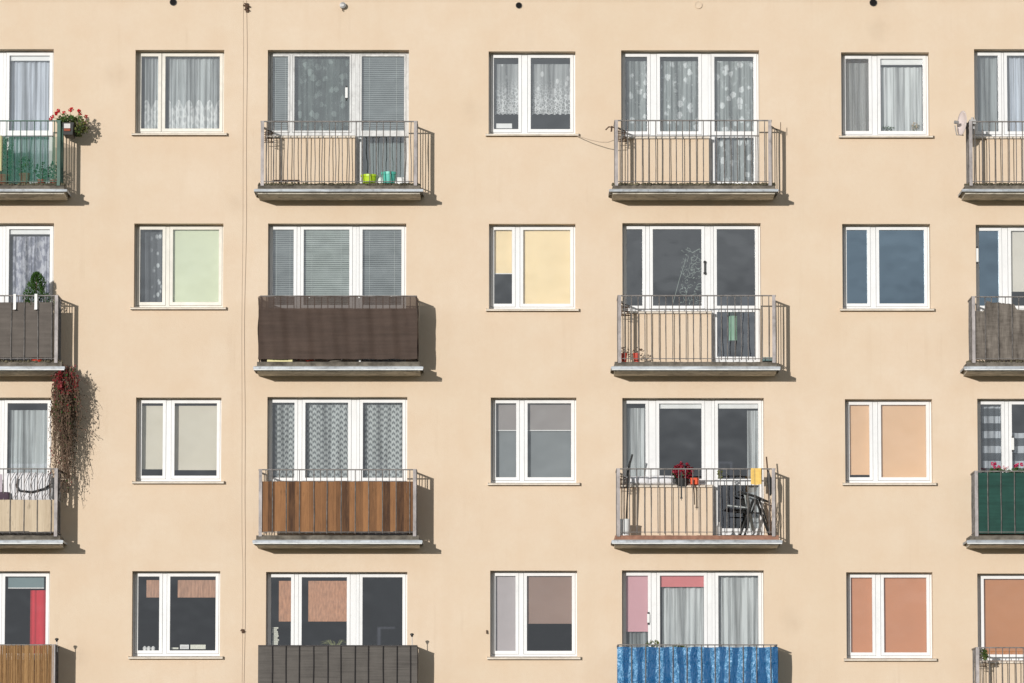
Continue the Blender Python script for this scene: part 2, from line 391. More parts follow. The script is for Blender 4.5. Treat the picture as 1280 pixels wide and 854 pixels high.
# balcony windows: u0,u1,v0,vsill, (g1R,g2L),(g2R,doorL), door rail v
BWIN = {
    (1, 1): (-107, 66.7, 61.5, 171, -76, -62, -6, 11.5), (1, 2): (-107, 67, 279, 389, -77, -64, -7, 11), (1, 3): (-109, 64, 497, 606, -79, -64, -8, 9), (1, 4): (-111, 62, 714, 825, -80, -66, -9, 6),
    (3, 1): (334.5, 511, 62.5, 171, 360, 368, 437, 452), (3, 2): (334.8, 507.7, 279.5, 389, 367, 379.5, 436.6, 453), (3, 3): (334, 509, 496.3, 605, 368, 381.5, 435, 453.5), (3, 4): (332.3, 509, 715, 825, 363.7, 377, 433.5, 453),
    (5, 1): (776.5, 949, 63, 172, 809, 825, 873, 893), (5, 2): (778, 951, 279, 390, 803, 816, 877, 896), (5, 3): (778, 955, 497.5, 606.5, 807, 824, 877, 897.5), (5, 4): (777.5, 955, 713, 825, 810, 825, 880, 898),
    (7, 1): (1218, 1392, 61.5, 172, 1248, 1259, 1316, 1334), (7, 2): (1220, 1394, 281, 390, 1248.5, 1264, 1318, 1336), (7, 3): (1222, 1398, 498.5, 607, 1252, 1265, 1321, 1339), (7, 4): (1222, 1400, 717, 826, 0, 0, 1322, 1340),
}
VT = {1: 230.5, 2: 452.0, 3: 669.0, 4: 888.0}
ZT = {r: WZ(v, -.69) for r, v in VT.items()}       # balcony floor heights
HOLES = []
ROOMS = []
GL = {}                                             # glass rectangles by window, for hanging curtains
frames_todo = []; DOORS = {}
for (c, r), (u0, u1, v0, v1, a, b) in WIN.items():
    vm = (v0 + v1) / 2
    x0, x1 = WX(u0, vm), WX(u1, vm); z1 = WZ(v0); zb = WZ(v1, GY) - .012
    HOLES.append((x0, x1, zb, z1))
    zt_, zb_ = z1 - .075, zb + .105
    g1 = (x0 + .082, WX(a, vm, GY), zb_, zt_); g2 = (WX(b, vm, GY), x1 - .082, zb_, zt_)
    GL[(c, r)] = [g1, g2]; ROOMS.append((x0, x1, zb, z1))
    frames_todo.append(((c, r), x0, x1, zb, z1, None))
for (c, r), (u0, u1, v0, v1, a, b, d, e) in BWIN.items():
    vm = (v0 + v1) / 2
    x0, x1 = WX(u0, vm), WX(u1, vm); z1 = WZ(v0); zb = WZ(v1, GY) - .01; xd = WX(e, vm, GY) - .1; zf = ZT[r] + .03
    HOLES.append((x0, x1, zb, z1)); HOLES.append((xd, x1, zf, zb))
    zt_ = z1 - .075; zb_ = zb + .11
    gs = []
    if a: gs += [(x0 + .07, WX(a, vm, GY), zb_, zt_), (WX(b, vm, GY), WX(d, vm, GY), zb_, zt_)]
    else: gs += [(x0 + .12, WX(d, vm, GY), zb_, zt_)]
    gd = (WX(e, vm, GY), x1 - .08)
    gs += [(gd[0], gd[1], zb_, zt_), (gd[0], gd[1], zf + .13, zb_ - .1)]
    GL[(c, r)] = gs; ROOMS.append((x0, x1, zf - .02, z1))
    frames_todo.append(((c, r), x0, x1, zb, z1, (xd, zf)))

XL, XR, ZTOP = -12.6, 13.2, 15.9
w = MB(); w.plate(XL, XR, 0, ZTOP, 0, .30, HOLES)
ztl = WZ(1.5)
w.box(XL - .008, XR + .008, -.008, .03, ztl, ZTOP - .003)
w.box(XL, XL + .3, .3, 11, 0, ZTOP - .004); w.box(XR - .3, XR, .3, 11, 0, ZTOP - .004); w.box(XL, XR, 11.004, 11.3, 0, ZTOP - .004)
w.build('wall', PL, bld, origin=(0, 0, 0))
rf = MB(); rf.box(XL - .12, XR + .12, -.1, 11.4, ZTOP + .002, ZTOP + .25); rf.build('roof', M['roofing'], bld)

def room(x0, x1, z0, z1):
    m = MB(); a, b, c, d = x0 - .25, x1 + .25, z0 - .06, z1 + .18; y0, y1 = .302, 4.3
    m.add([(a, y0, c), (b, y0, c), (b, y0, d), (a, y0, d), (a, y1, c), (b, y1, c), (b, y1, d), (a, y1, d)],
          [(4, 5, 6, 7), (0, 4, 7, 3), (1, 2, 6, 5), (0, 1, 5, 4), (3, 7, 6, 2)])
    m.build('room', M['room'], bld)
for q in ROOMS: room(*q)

BLUE = {(6, 2), (7, 2)}
OLDF = {(3, 1): 'old', (2, 1): 'oldcream', (2, 2): 'oldcream', (1, 2): 'white', (3, 2): 'white'}
SW = .05
for (key, x0, x1, zb, z1, door) in frames_todo:
    fm = M[OLDF.get(key, 'white')]; gl = GL[key]; sw = .028 if OLDF.get(key) == 'old' else SW
    gm = M['glassblue'] if key in BLUE else (M['glassdark'] if key in {(3, 1), (5, 2), (3, 2)} else M['glass'])
    ns = len(gl) if door is None else len(gl) - 2
    ex = lambda q, t=sw: (q[0] - t, q[1] + t, q[2] - t, q[3] + t)
    fr = MB(); xr = x1 if door is None else door[0] - .002
    fr.plate(x0 + .001, xr, zb + .012, z1 - .001, GY + .012, GY + .085, [ex(q, sw + .005) for q in gl[:ns]])
    win = fr.build('window', fm, bld)
    if key in {(2, 2)}: win['label'] = 'cream framed window with pale green blind'
    if key == (3, 1): win['label'] = 'old window with weathered paint on its frame'
    def sash(q, parent, name='sash', extra=None):
        m = MB(); o = ex(q); m.plate(o[0], o[1], o[2], o[3], GY, GY + .07, [q])
        s_ = m.build(name, fm, parent)
        return s_
    for q in gl[:ns]:
        sash(q, win)
        p = MB(); t = R(-.004, .004); tz = R(-.003, .003)
        p.add([(q[0] - .01, GY + .035 + t, q[2] - .01), (q[1] + .01, GY + .035 - t, q[2] - .01), (q[1] + .01, GY + .035 - t + tz, q[3] + .01), (q[0] - .01, GY + .035 + t + tz, q[3] + .01)], [(0, 1, 2, 3)])
        p.build('pane', M['glass'] if key == (7, 2) and q is gl[1] else gm, win)
    # sill sheet: sloping, with a turned-down lip
    sx0, sx1 = (x0 - .045, x1 + .045) if door is None else (x0 - .03, door[0] - .0)
    m = MB(); zs = zb + .012
    yf = -.085 if door is None else -.045
    m.add([(sx0, yf, zs - .027), (sx1, yf, zs - .027), (sx1, -.002, zs - .008), (sx0, -.002, zs - .008), (x0 + .002, -.002, zs - .008), (sx1 - (.047 if door is None else .002), -.002, zs - .008), (sx1 - (.047 if door is None else .002), GY + .012, zs + .006), (x0 + .002, GY + .012, zs + .006)],
          [(0, 1, 2, 3), (4, 5, 6, 7)])
    m.box(sx0, sx1, yf - .003, yf, zs - .050, zs - .026)
    m.box(sx0 - .004, sx0, yf - .003, -.002, zs - .052, zs - .004); m.box(sx1, sx1 + .004, yf - .003, -.002, zs - .052, zs - .004)
    m.build('sill', M['sill'], win)
    if door:
        xd, zf = door; up, lo = gl[-2], gl[-1]
        m = MB(); m.plate(xd, x1 - .001, zf, z1 - .001, GY + .012, GY + .085, [(up[0] - sw - .005, up[1] + sw + .005, lo[2] - sw - .003, up[3] + sw + .005)])
        dr = m.build('balcony_door', fm, bld); DOORS[key] = dr
        m = MB(); m.plate(up[0] - sw, up[1] + sw, lo[2] - sw, up[3] + sw, GY, GY + .07, [up, lo]); m.build('sash', fm, dr)
        for q in (up, lo):
            p = MB(); t = R(-.004, .004)
            p.add([(q[0] - .01, GY + .035 + t, q[2] - .01), (q[1] + .01, GY + .035 - t, q[2] - .01), (q[1] + .01, GY + .035 - t, q[3] + .01), (q[0] - .01, GY + .035 + t, q[3] + .01)], [(0, 1, 2, 3)])
            p.build('pane', gm, dr)
        m = MB(); m.box(xd + .002, x1 - .002, -.01, GY + .012, zf - .028, zf + .012); m.build('threshold', M['concrete'], dr)
        GL[key] = gl
# door and window handles seen on the frames
def handle(u, va, vb, parent):
    x, z0 = W(u, vb, GY - .03); z1 = WZ(va, GY - .03)
    m = MB(); m.tube([(x, GY - .035, z0), (x, GY - .035, z1)], .012, 8); m.box(x - .02, x + .02, GY - .03, GY, z0 + .005, z0 + .035); m.box(x - .02, x + .02, GY - .03, GY, z1 - .035, z1 - .005)
    return m.build('handle', M['black'], parent)
handle(881, 326, 343, DOORS[(5, 2)])

# ------------------------------------------------------------------ balconies
# slab u0,u1 (flashing ends), rail u0,u1
BAL = {
    (1, 1): (-128, 84, -119, 76), (1, 2): (-131, 81, -122, 73), (1, 3): (-133, 79, -124, 72.5), (1, 4): (-136, 76, -127, 69.5),
    (3, 1): (317.5, 529, 325.5, 522), (3, 2): (316.5, 529, 325, 521), (3, 3): (315.6, 528, 323, 521), (3, 4): (315, 528, 322.5, 521.5),
    (5, 1): (761.5, 973, 768, 965), (5, 2): (764, 975.5, 772, 970), (5, 3): (764.5, 978, 770.5, 969.5), (5, 4): (765, 980, 772, 972),
    (7, 1): (1202.5, 1414, 1211, 1405), (7, 2): (1205, 1418, 1214.5, 1410), (7, 3): (1208.5, 1421, 1218, 1413), (7, 4): (1211, 1424, 1219.5, 1416),
}
VR = {(1, 1): 151, (3, 1): 151.8, (5, 1): 150.6, (7, 1): 152, (1, 2): 369.5, (3, 2): 370, (5, 2): 369.5, (7, 2): 371,
      (1, 3): 586, (3, 3): 587, (5, 3): 586, (7, 3): 589, (1, 4): 806, (3, 4): 807, (5, 4): 806, (7, 4): 809.5}
YS = -.69; YP = -.655                       # slab front, railing plane
RB = {}                                     # railing boxes
for key, (su0, su1, ru0, ru1) in BAL.items():
    c, r = key; vm = VT[r]; zt = ZT[r]
    sx0, sx1 = WX(su0, vm, -.75), WX(su1, vm, -.75)
    x0, x1 = WX(ru0, vm - 30, YP), WX(ru1, vm - 30, YP); zr = WZ(VR[key], YP)
    RB[key] = (x0, x1, zt, zr)
    top_m = M['terracotta'] if key == (5, 3) else M['concrete']
    b = MB(); ex = .055
    # slab: worn upper edge with small irregular steps, painted underside
    n = 26; xa, xb = sx0 + ex, sx1 - ex
    rough_e = .012 if r == 1 else .006
    prev = None
    for i in range(n):
        p, q = xa + (xb - xa) * i / n, xa + (xb - xa) * (i + 1) / n
        b.add([(p, YS + .02 + R(0, rough_e), zt - .07), (q, YS + .02 + R(0, rough_e), zt - .07), (q, YS + .02 + R(0, rough_e), zt + R(-rough_e, 0)), (p, YS + .02 + R(0, rough_e), zt + R(-rough_e, 0))], [(0, 1, 2, 3)])
    b.box(xa + .002, xb - .002, YS + .03, -.002, zt - .072, zt - .012)
    b.cur = 1
    b.add([(xa, YS, zt - .155), (xb, YS, zt - .155), (xb, YS, zt - .072), (xa, YS, zt - .072), (xa, -.002, zt - .175), (xb, -.002, zt - .175), (xb, -.002, zt - .072), (xa, -.002, zt - .072)],
          [(0, 1, 2, 3), (0, 4, 5, 1), (0, 3, 7, 4), (1, 5, 6, 2), (3, 2, 6, 7)])
    bal = b.build('balcony', [top_m, M['soffit']], bld)
    # flashing: sloped sheet and a drip lip on three sides
    f = MB(); lp = MB(); zh = zt - .068; yo = YS - .06
    def strip(pa, pb, ia, ib):
        # outer line a->b, inner line ia->ib (top)
        f.add([(pa[0], pa[1], zh - .018), (pb[0], pb[1], zh - .018), (ib[0], ib[1], zh), (ia[0], ia[1], zh), (pa[0], pa[1], zh - .055), (pb[0], pb[1], zh - .055)], [(0, 1, 2, 3), (4, 5, 1, 0)])
    strip((sx0, yo), (sx1, yo), (xa, YS + .03), (xb, YS + .03))
    strip((sx1, yo), (sx1, -.004), (xb - .02, YS + .03), (xb - .02, -.004)); strip((sx0, -.004), (sx0, yo), (xa + .02, -.004), (xa + .02, YS + .03))
    if r > 1:
        lp.box(sx0 + .006, sx1 - .006, yo - .014, yo + .004, zh - .076, zh - .057)
    else:
        lp.box(sx0 + .006, sx1 - .006, yo - .004, yo + .004, zh - .064, zh - .057)
    for xj in (sx0 + R(.4, .8), sx1 - R(.4, .9)): f.box(xj, xj + .012, yo - .004, yo, zh - .05, zh - .02)
    f.build('flashing', M['zinc'], bal); lp.build('drip_edge', M['lip'] if r > 1 else M['concrete'], bal)
    # railing
    barm = M['greenbar'] if key == (1, 1) else (M['darkbar'] if key == (3, 4) else M['rail'])
    rl = MB(); zlo = zt + .055
    rl.box(x0, x1, YP - .018, YP + .018, zr - .012, zr + .006)
    for xs in (x0 + .012, x1 - .012):
        rl.box(xs - .012, xs + .012, YP + .02, -.002, zr - .02, zr + .004)
        rl.box(xs - .008, xs + .008, YP + .02, -.002, zlo - .012, zlo)
        nb = 6
        for k in range(1, nb):
            yy = YP + (-.01 - YP) * k / nb + R(-.012, .012); rl.tube([(xs, yy, zt + .01), (xs + R(-.006, .006), yy + R(-.008, .008), (zt + zr) / 2), (xs, yy, zr - .01)], .0075, 5)
    rl.box(x0, x1, YP - .012, YP + .012, zlo - .010, zlo)
    nb = 23; wob = .012 if key in {(3, 1)} else .004
    for k in range(1, nb):
        xx = x0 + (x1 - x0) * k / nb + R(-.008, .008); yy = YP + (.022 if k % 2 else -.022)
        rl.tube([(xx, yy, zlo - .03), (xx + R(-wob, wob), yy, zt + .35), (xx + R(-wob, wob), yy, zt + .7), (xx, yy, zr - .005)], .0075, 5)
    rl.build('railing', barm, bal)
    for xs in (() if key in {(5, 4), (3, 4), (3, 2)} else (x0, x1)):
        xi = xs if xs == x0 else xs - .066
        m = MB(); m.box(xi + .006, xi + .058, YP - .034, YP - .020, zt - .02, zr + .004); m.box(xi + .03, xi + .036, YP - .020, YP + .02, zt - .02, zr - .02)
        m.build('post', M['greenbar'] if key == (1, 1) else M['post'], bal)
    if r == 1 or key in {(7, 2), (1, 2)}:
        ms = MB()
        for i in range(620 if r == 1 else 260):
            xx = xa + (xb - xa) * random.random() ** (1.0 if c != 3 else .8); yy = YS + R(.02, .11); sz = R(.006, .03)
            ms.lathe(xx, yy, [(sz, zt - .012), (sz * R(.6, .9), zt + sz * R(.2, .7)), (sz * .2, zt + sz * R(.8, 1.3))], 5)
        mo = ms.build('moss', M['moss'], bal); mo['kind'] = 'stuff'

# ------------------------------------------------------------------ curtains and blinds
CG, BG = 'curtains hanging behind the panes', 'blinds hanging behind the panes'
def curtain(rect, label, m, y=.345, folds=9, amp=.028, dx0=0.0, dx1=0.0, top=.0, bot=-.05, group=CG, cat='curtain', name='curtain', scallop=0.0):
    x0, x1, z0, z1 = rect; x0 += dx0 * .3; x1 += dx1; z1 -= top; z0 += bot
    ph = R(0, 6); ph2 = R(0, 6); k = 2 * math.pi * folds / max(x1 - x0, .05)
    b = MB(); nx = max(24, int(folds * 8))
    fy = lambda x, z: y + amp * math.sin(k * (x - x0) + ph + 1.5 * math.sin(k * .23 * (x - x0) + ph2) + .7 * math.sin(k * .41 * (x - x0) + ph)) * (.55 + .45 * (z1 - z) / max(z1 - z0, .1)) + .006 * math.sin(5 * z + ph)
    fz = (lambda a, bb, z: z + (scallop * abs(math.sin(a * math.pi * 7)) if bb == 0 else 0)) if scallop else None
    b.sheet(x0, x1, z0, z1, nx, 6, fy, fz)
    return tag(b.build(name, m, smooth=True), label, cat, group)
def blind(rect, label, m, y=.285, vbot=None, dx0=-.0, dx1=0.0, top=-.03, bar=True, name='roller_blind', cat='blind', group=BG, bot=-.03, barm=None):
    x0, x1, z0, z1 = rect; x0 += dx0; x1 += dx1; z1 -= top; z0 = z0 + bot if vbot is None else WZ(vbot, y)
    b = MB(); b.sheet(x0, x1, z0, z1, 6, 10, lambda x, z: y + .003 * math.sin(3 * z + x * 2))
    o = b.build(name, m, smooth=True)
    tag(o, label, cat, group)
    if bar:
        b = MB(); b.box(x0, x1, y - .008, y + .008, z0 - .010, z0 + .004); b.build('bottom_bar', barm or m, o)
    return o
def cassette(rect, label, h=.075, y=.262):
    x0, x1, z0, z1 = rect; b = MB(); b.box(x0 + .004, x1 - .004, y - .012, y + .03, z1 - h, z1 + .02)
    return tag(b.build('blind_cassette', M['wplastic']), label, 'blind', 'rolled-up blinds in white cassettes')
def venetian(rect, label, zbot=None, y=.275, pitch=.034, m=None, tilt=.0145):
    x0, x1, z0, z1 = rect; z0 -= .03; z1 += .02; b = MB(); z = z1 - .05
    b.box(x0, x1, y - .012, y + .014, z1 - .04, z1)
    while z > (zbot if zbot else z0):
        d = R(-.0015, .0015)
        b.add([(x0 + .004, y - .011, z - tilt + d), (x1 - .004, y - .011, z - tilt - d), (x1 - .004, y + .011, z + tilt - d), (x0 + .004, y + .011, z + tilt + d)], [(0, 1, 2, 3)]); z -= pitch
    o = b.build('venetian_blind', m or M['venet']); tag(o, label, 'blind', BG)
    b = MB()
    for t in (.18, .82): xx = x0 + (x1 - x0) * t; b.tube([(xx, y - .013, z), (xx, y - .013, z1 - .03)], .002, 4)
    b.build('cord', M['wplastic'], o)
    return o
M['venet'] = mat('grey_venetian_slats', (.3, .31, .32), .5, var=.1)
sheer = make_cloth('sheer_voile', lin(236, 241, 240), .78, .92)
sheerb = make_cloth('bluish_voile', lin(224, 232, 242), .74, .95)
floral = make_cloth('floral_voile', lin(216, 226, 224), .5, 1.0, 'floral', lin(246, 250, 250))
lace = make_cloth('cafe_lace', lin(226, 231, 231), .55, 1.0, 'lace', lin(248, 250, 250))
hem = make_cloth('hemmed_voile', lin(228, 235, 235), .64, 1.0, 'hem', lin(246, 249, 248))
dense = make_cloth('dense_lace', lin(176, 180, 198), .66, .95, 'dense', lin(220, 222, 230))
heart = make_cloth('patterned_net', lin(160, 168, 168), .5, .9, 'heart', lin(214, 220, 218))
check = make_cloth('chequered_voile', lin(150, 160, 168), .35, .9, 'check', lin(214, 220, 226))
sidel = make_cloth('bordered_net', lin(170, 176, 182), .35, .9, 'side', lin(214, 220, 222))
band = make_cloth('banded_voile', lin(228, 236, 236), .74, .95, 'band', lin(226, 232, 236))
plainl = make_cloth('tulle', lin(196, 204, 204), .58, .82)
scrn = make_cloth('insect_mesh', lin(150, 148, 146), .2, .24)

def gl(c, r): return GL[(c, r)]
# column 1
curtain(gl(1, 1)[2], 'bluish white pleated curtain in the door above the green netted balcony', sheerb, folds=7, bot=-1.0, top=.06); cassette(gl(1, 1)[2], 'white blind cassette at the top of the door above the green netted balcony')
curtain(gl(1, 2)[2], 'white openwork lace curtain behind the small potted conifer', dense, folds=8, top=.1, bot=-.9, dx0=.12); cassette(gl(1, 2)[2], 'white blind cassette above the lace curtain behind the conifer')
curtain(gl(1, 3)[2], 'long white pleated curtain in the door beside the hanging creeper', band, folds=6, top=.1, bot=-.9, dx0=.06)
cur = gl(1, 4)[2]
x0_, x1_ = WX(38, 770, .36), WX(60, 770, .36); curtain((x0_, x1_, cur[2] - .8, WZ(738, .36)), 'red curtain drawn to one side above the reed screened balcony', M['redcurtain'], folds=3, amp=.02, bot=0)
blind((cur[0] + .04, cur[1] - .04, cur[2], cur[3]), 'pale roller blind partly lowered with a white bar above the reed screened balcony', blind_mat('pale_grey_blind', (120, 138, 140)), vbot=735, barm=M['wplastic'])
# column 2
a, b_ = gl(2, 1); curtain(a, 'sheer white curtain in the narrow pane of the window right of the red geraniums', hem, folds=4, dx0=.14); curtain(b_, 'wide sheer curtain with lace hem in the window right of the red geraniums', hem, folds=11, dx0=.12)
a, b_ = gl(2, 2); curtain(a, 'net curtain with lace border in the narrow pane beside the pale green blind', sidel, folds=3); blind(b_, 'pale green roller blind filling a wide window pane', blind_mat('pale_green_blind', (206, 213, 184)), y=.268, bar=False)
a, b_ = gl(2, 3); bm = blind_mat('greige_blind', (206, 200, 184)); blind(a, 'narrow greige roller blind in the window right of the hanging creeper', bm, y=.34, dx0=-.02, dx1=.1, top=.03, vbot=586); blind(b_, 'wide greige roller blind in the window right of the hanging creeper', bm, y=.34, dx0=-.02, dx1=.1, top=.03, vbot=587)
bam = mat('bamboo_blind', lin(178, 138, 114), .8, var=.3, vs=2.0, stretch=(22, 1, 3)); a, b_ = gl(2, 4)
blind(a, 'narrow short brown bamboo blind in the window right of the reed screen', bam, y=.36, dx0=.12, dx1=.1, top=.05, vbot=747, bar=False, name='bamboo_blind'); blind(b_, 'wide short brown bamboo blind in the window right of the reed screen', bam, y=.36, dx0=.11, dx1=.1, top=.05, vbot=747, bar=False, name='bamboo_blind')
# column 3
spotted = make_cloth('spotted_net', lin(164, 172, 170), .42, .7, 'floral', lin(196, 204, 202)); q = gl(3, 1); venetian(q[0], 'narrow grey venetian blind in the weathered window above the lime pot balcony'); curtain(q[1], 'spotted net curtain in the weathered window above the lime pot balcony', spotted, folds=6, amp=.015); venetian(q[2], 'grey venetian blind in the weathered door above the teal bucket'); curtain(q[3], 'thin dim curtain in the lower door pane behind the teal bucket', plainl, folds=6, y=.5)
q = gl(3, 2); venetian(q[0], 'narrow grey venetian blind above the brown fabric screen'); venetian(q[1], 'wide pale venetian blind in the middle pane above the brown fabric screen', m=mat('pale_venetian_slats', (.46, .48, .46), .5)); venetian(q[2], 'grey venetian blind in the right-hand pane above the brown fabric screen')
q = gl(3, 3); curtain(q[0], 'narrow net curtain with small repeating pattern above the brown board panel', heart, folds=3, amp=.012, dx0=.12); curtain(q[1], 'middle patterned net curtain above the brown board panel', heart, folds=5, amp=.012, dx0=.1); curtain(q[2], 'patterned net curtain in the door above the brown board panel', heart, folds=4, amp=.012, dx0=.1, bot=-.8)
bam2 = mat('checked_bamboo_blind', lin(186, 138, 108), .8, var=.25, vs=2.0, stretch=(18, 1, 5)); q = gl(3, 4)
blind(q[0], 'narrow tan bamboo blind above the dark grey slatted screen', bam2, y=.36, dx0=.12, dx1=.1, top=.05, vbot=777, bar=False, name='bamboo_blind'); blind(q[1], 'wide tan bamboo blind above the dark grey slatted screen', bam2, y=.36, dx0=.1, dx1=.1, top=.05, vbot=777, bar=False, name='bamboo_blind')
# column 4
a, b_ = gl(4, 1)
curtain((a[0], a[1], WZ(144, .36), a[3]), 'narrow white lace cafe curtain in the top window beside the loose wire', lace, folds=4, amp=.014, dx0=.1, dx1=.05, top=.08, bot=0, scallop=.02); curtain((b_[0], b_[1], WZ(144, .36), b_[3]), 'wide white lace cafe curtain in the top window beside the loose wire', lace, folds=6, amp=.014, dx0=.07, dx1=.02, top=.08, bot=0, scallop=.02)
ym = blind_mat('yellow_blind', (236, 214, 170)); a, b_ = gl(4, 2); blind(a, 'narrow yellow roller blind ending two thirds down the pane', ym, y=.268, vbot=342, barm=M['wplastic']); blind(b_, 'wide yellow roller blind covering its whole pane', ym, y=.268, bar=False)
a, b_ = gl(4, 3); gm_ = blind_mat('grey_screen_blind', (146, 140, 137))
blind(a, 'narrow grey blind half lowered with a thin white bar', gm_, y=.30, vbot=538, barm=M['wplastic']); blind(b_, 'wide grey blind half lowered with a thin white bar', gm_, y=.30, vbot=538, barm=M['wplastic'])
gm2 = blind_mat('blue_grey_blind', (126, 131, 132)); blind(a, 'narrow blue-grey lower blind under a thin white bar', gm2, y=.33, top=.2, bar=False); blind(b_, 'wide blue-grey lower blind under a thin white bar', gm2, y=.33, top=.2, bar=False)
a, b_ = gl(4, 4); blind(a, 'lilac-grey roller blind covering the narrow pane beside the taupe blind', blind_mat('lilac_grey_blind', (178, 170, 170)), y=.27, bar=False); blind(b_, 'taupe roller blind lowered two thirds over dark glass', blind_mat('taupe_blind', (150, 126, 114)), y=.27, vbot=779)
# column 5
q = gl(5, 1); curtain(q[0], 'narrow floral voile curtain above the bare rail balcony with hooks', floral, folds=4, top=.05, dx0=.12); curtain(q[1], 'middle floral voile curtain above the bare rail balcony with hooks', floral, folds=6, top=.05, dx0=.06); curtain((q[2][0], q[2][1], q[3][2], q[2][3]), 'long floral voile curtain in the door of the bare rail balcony with hooks', floral, folds=6, top=.05, dx0=.08)
q = gl(5, 3); curtain(q[0], 'narrow white voile curtain above the dark stick on the balcony rail', sheer, folds=4, top=.06, dx0=.06); cassette(q[1], 'white blind cassette over the dark pane above the crimson flowers'); cassette(q[2], 'white blind cassette over the door behind the folding chair', y=.255)
x0_, x1_ = WX(934, 570, .36), WX(950, 570, .36); curtain((x0_, x1_, q[3][2], q[2][3]), 'white curtain gathered at one edge of the door behind the yellow towel', sheer, folds=3, top=.1)
q = gl(5, 4); pk = blind_mat('pink_blind', (206, 160, 166)); blind(q[0], 'pink roller blind lowered in the narrow pane above the blue tarpaulin', pk, y=.268, vbot=789); blind(q[1], 'coral pink roller blind mostly rolled up above the blue tarpaulin', blind_mat('coral_blind', (206, 122, 122)), y=.268, vbot=733)
curtain(q[0], 'thin white curtain below the pink blind', plainl, folds=4); curtain(q[1], 'white and grey curtain in the middle pane above the blue tarpaulin', sheer, folds=5, amp=.035, dx0=.12); curtain(q[2], 'white and grey curtain in the wide door pane above the blue tarpaulin', sheer, folds=5, amp=.035, dx0=.02)
# column 6
a, b_ = gl(6, 1); curtain(a, 'grey curtain behind an insect mesh in the narrow pane left of the satellite dish', sheer, folds=4, top=.05); tag(MB().box(a[0], a[1], GY + .005, GY + .012, a[2], a[3]).build('insect_screen', scrn), 'dark insect mesh over the narrow pane left of the satellite dish', 'insect screen'); curtain(b_, 'white pleated curtain in the window left of the satellite dish', sheer, folds=6, top=.12, amp=.03); cassette(b_, 'white blind cassette in the window left of the satellite dish', .09)
pm = blind_mat('peach_blind', (222, 184, 146)); a, b_ = gl(6, 3); blind(a, 'narrow peach roller blind in the window left of the green cloth balcony', pm, y=.268, vbot=593, bar=True); blind(b_, 'wide peach roller blind in the window left of the green cloth balcony', pm, y=.268, bar=False)
tm = blind_mat('terracotta_blind', (200, 140, 104)); a, b_ = gl(6, 4); blind(a, 'narrow terracotta roller blind covering its pane', tm, y=.268, bar=False); blind(b_, 'wide terracotta roller blind covering its pane', tm, y=.268, bar=False)
# column 7
q = gl(7, 1); curtain(q[0], 'grey curtain in the narrow pane right of the satellite dish', plainl, folds=4); curtain(q[1], 'bluish white curtain in the wide pane right of the satellite dish', sheerb, folds=7)
q = gl(7, 2); blind(q[1], 'cream roller blind above the torn grey screen', blind_mat('cream_blind', (205, 200, 188)), y=.268, vbot=364)
q = gl(7, 3); curtain(q[0], 'chequered white curtain in the narrow pane above the pink flowers', check, folds=4, dx0=.12); curtain(q[1], 'chequered white curtain low in the wide pane above the pink flowers', check, folds=5, top=.45)
q = gl(7, 4); blind(q[0], 'large rust brown roller blind above the bare balcony with a green plant', blind_mat('rust_blind', (192, 134, 92)), y=.268, bar=False)

# ------------------------------------------------------------------ screens on the railings
SG = 'screens tied to the balcony railings'
def cloth_panel(key, name, label, m, v0, v1, y, u0=None, u1=None, amp=.008, side=True, kx=14, cat='screen', topj=0.0, left=False, nx=60, creases=7, outside=0.0):
    x0, x1, zt, zr = RB[key]
    xa = x0 + .05 if u0 is None else WX(u0, (v0 + v1) / 2, y); xb = x1 - .05 if u1 is None else WX(u1, (v0 + v1) / 2, y)
    za, zb = WZ(v1, y), WZ(v0, y); ph = [R(0, 6) for _ in range(6)]; cz = [(R(za, zb), R(.01, .03), R(-1, 1)) for _ in range(creases)]
    def fy(x, z):
        s = amp * (math.sin(kx * x + ph[0]) * .5 + math.sin(kx * 2.3 * x + 3 * z + ph[1]) * .3)
        for c_, w_, a_ in cz: s += amp * .9 * a_ * math.exp(-((z - c_ - .03 * math.sin(2 * x + ph[2])) / w_) ** 2)
        return y + s + (R(-.0045, .0045) if cat == 'tarpaulin' else 0)
    fz = (lambda a, b, z: z + (topj * math.sin(a * 40 + ph[3]) * (b - .5) * 2 if topj and b in (0, 1) else 0))
    b = MB(); b.sheet(xa, xb, za, zb, nx, 24, fy, fz)
    o = b.build(name, m, smooth=cat != 'tarpaulin', origin=((xa + xb) / 2, y, za)); tag(o, label, cat, SG)
    def side_sheet(xs):
        m2 = MB(); vs = []; fs = []
        nz = 10; ny = 8
        for j in range(nz + 1):
            for i in range(ny + 1): vs.append((xs + amp * .5 * math.sin(6 * i / ny + j), y + (-.015 - y) * i / ny, za + (zb - za) * j / nz))
        for j in range(nz):
            for i in range(ny): k = j * (ny + 1) + i; fs.append((k, k + 1, k + ny + 2, k + ny + 1))
        m2.add(vs, fs); m2.build('side_panel', m, o, smooth=True)
    if side: side_sheet(xb + .004 + outside)
    if left: side_sheet(xa - .004 - outside)
    return o
green_net = make_screen('green_netting', (.05, .2, .135), 20, .25, .8, .3, alpha=.42)
cloth_panel((1, 1), 'green_netting', 'green see-through netting behind the bars of the balcony with red geraniums', green_net, 171, 230, YP + .05, amp=.006)
cloth_panel((1, 2), 'fabric_screen', 'dark grey-brown fabric screen behind white bars below the small conifer', make_screen('taupe_fabric', (.115, .098, .085), 18), 378, 447, YP, u1=66.5, amp=.004, side=False)
o = cloth_panel((3, 2), 'fabric_screen', 'plain brown fabric screen wrapped round the outside of a balcony', make_screen('brown_fabric', (.066, .044, .034), 22, .25, alpha=(.80, .82, 1.0, .86)), 370.3, 449, YP - .065, u0=323, u1=521.5, amp=.02, side=True, left=True, nx=90, creases=14, topj=.004)
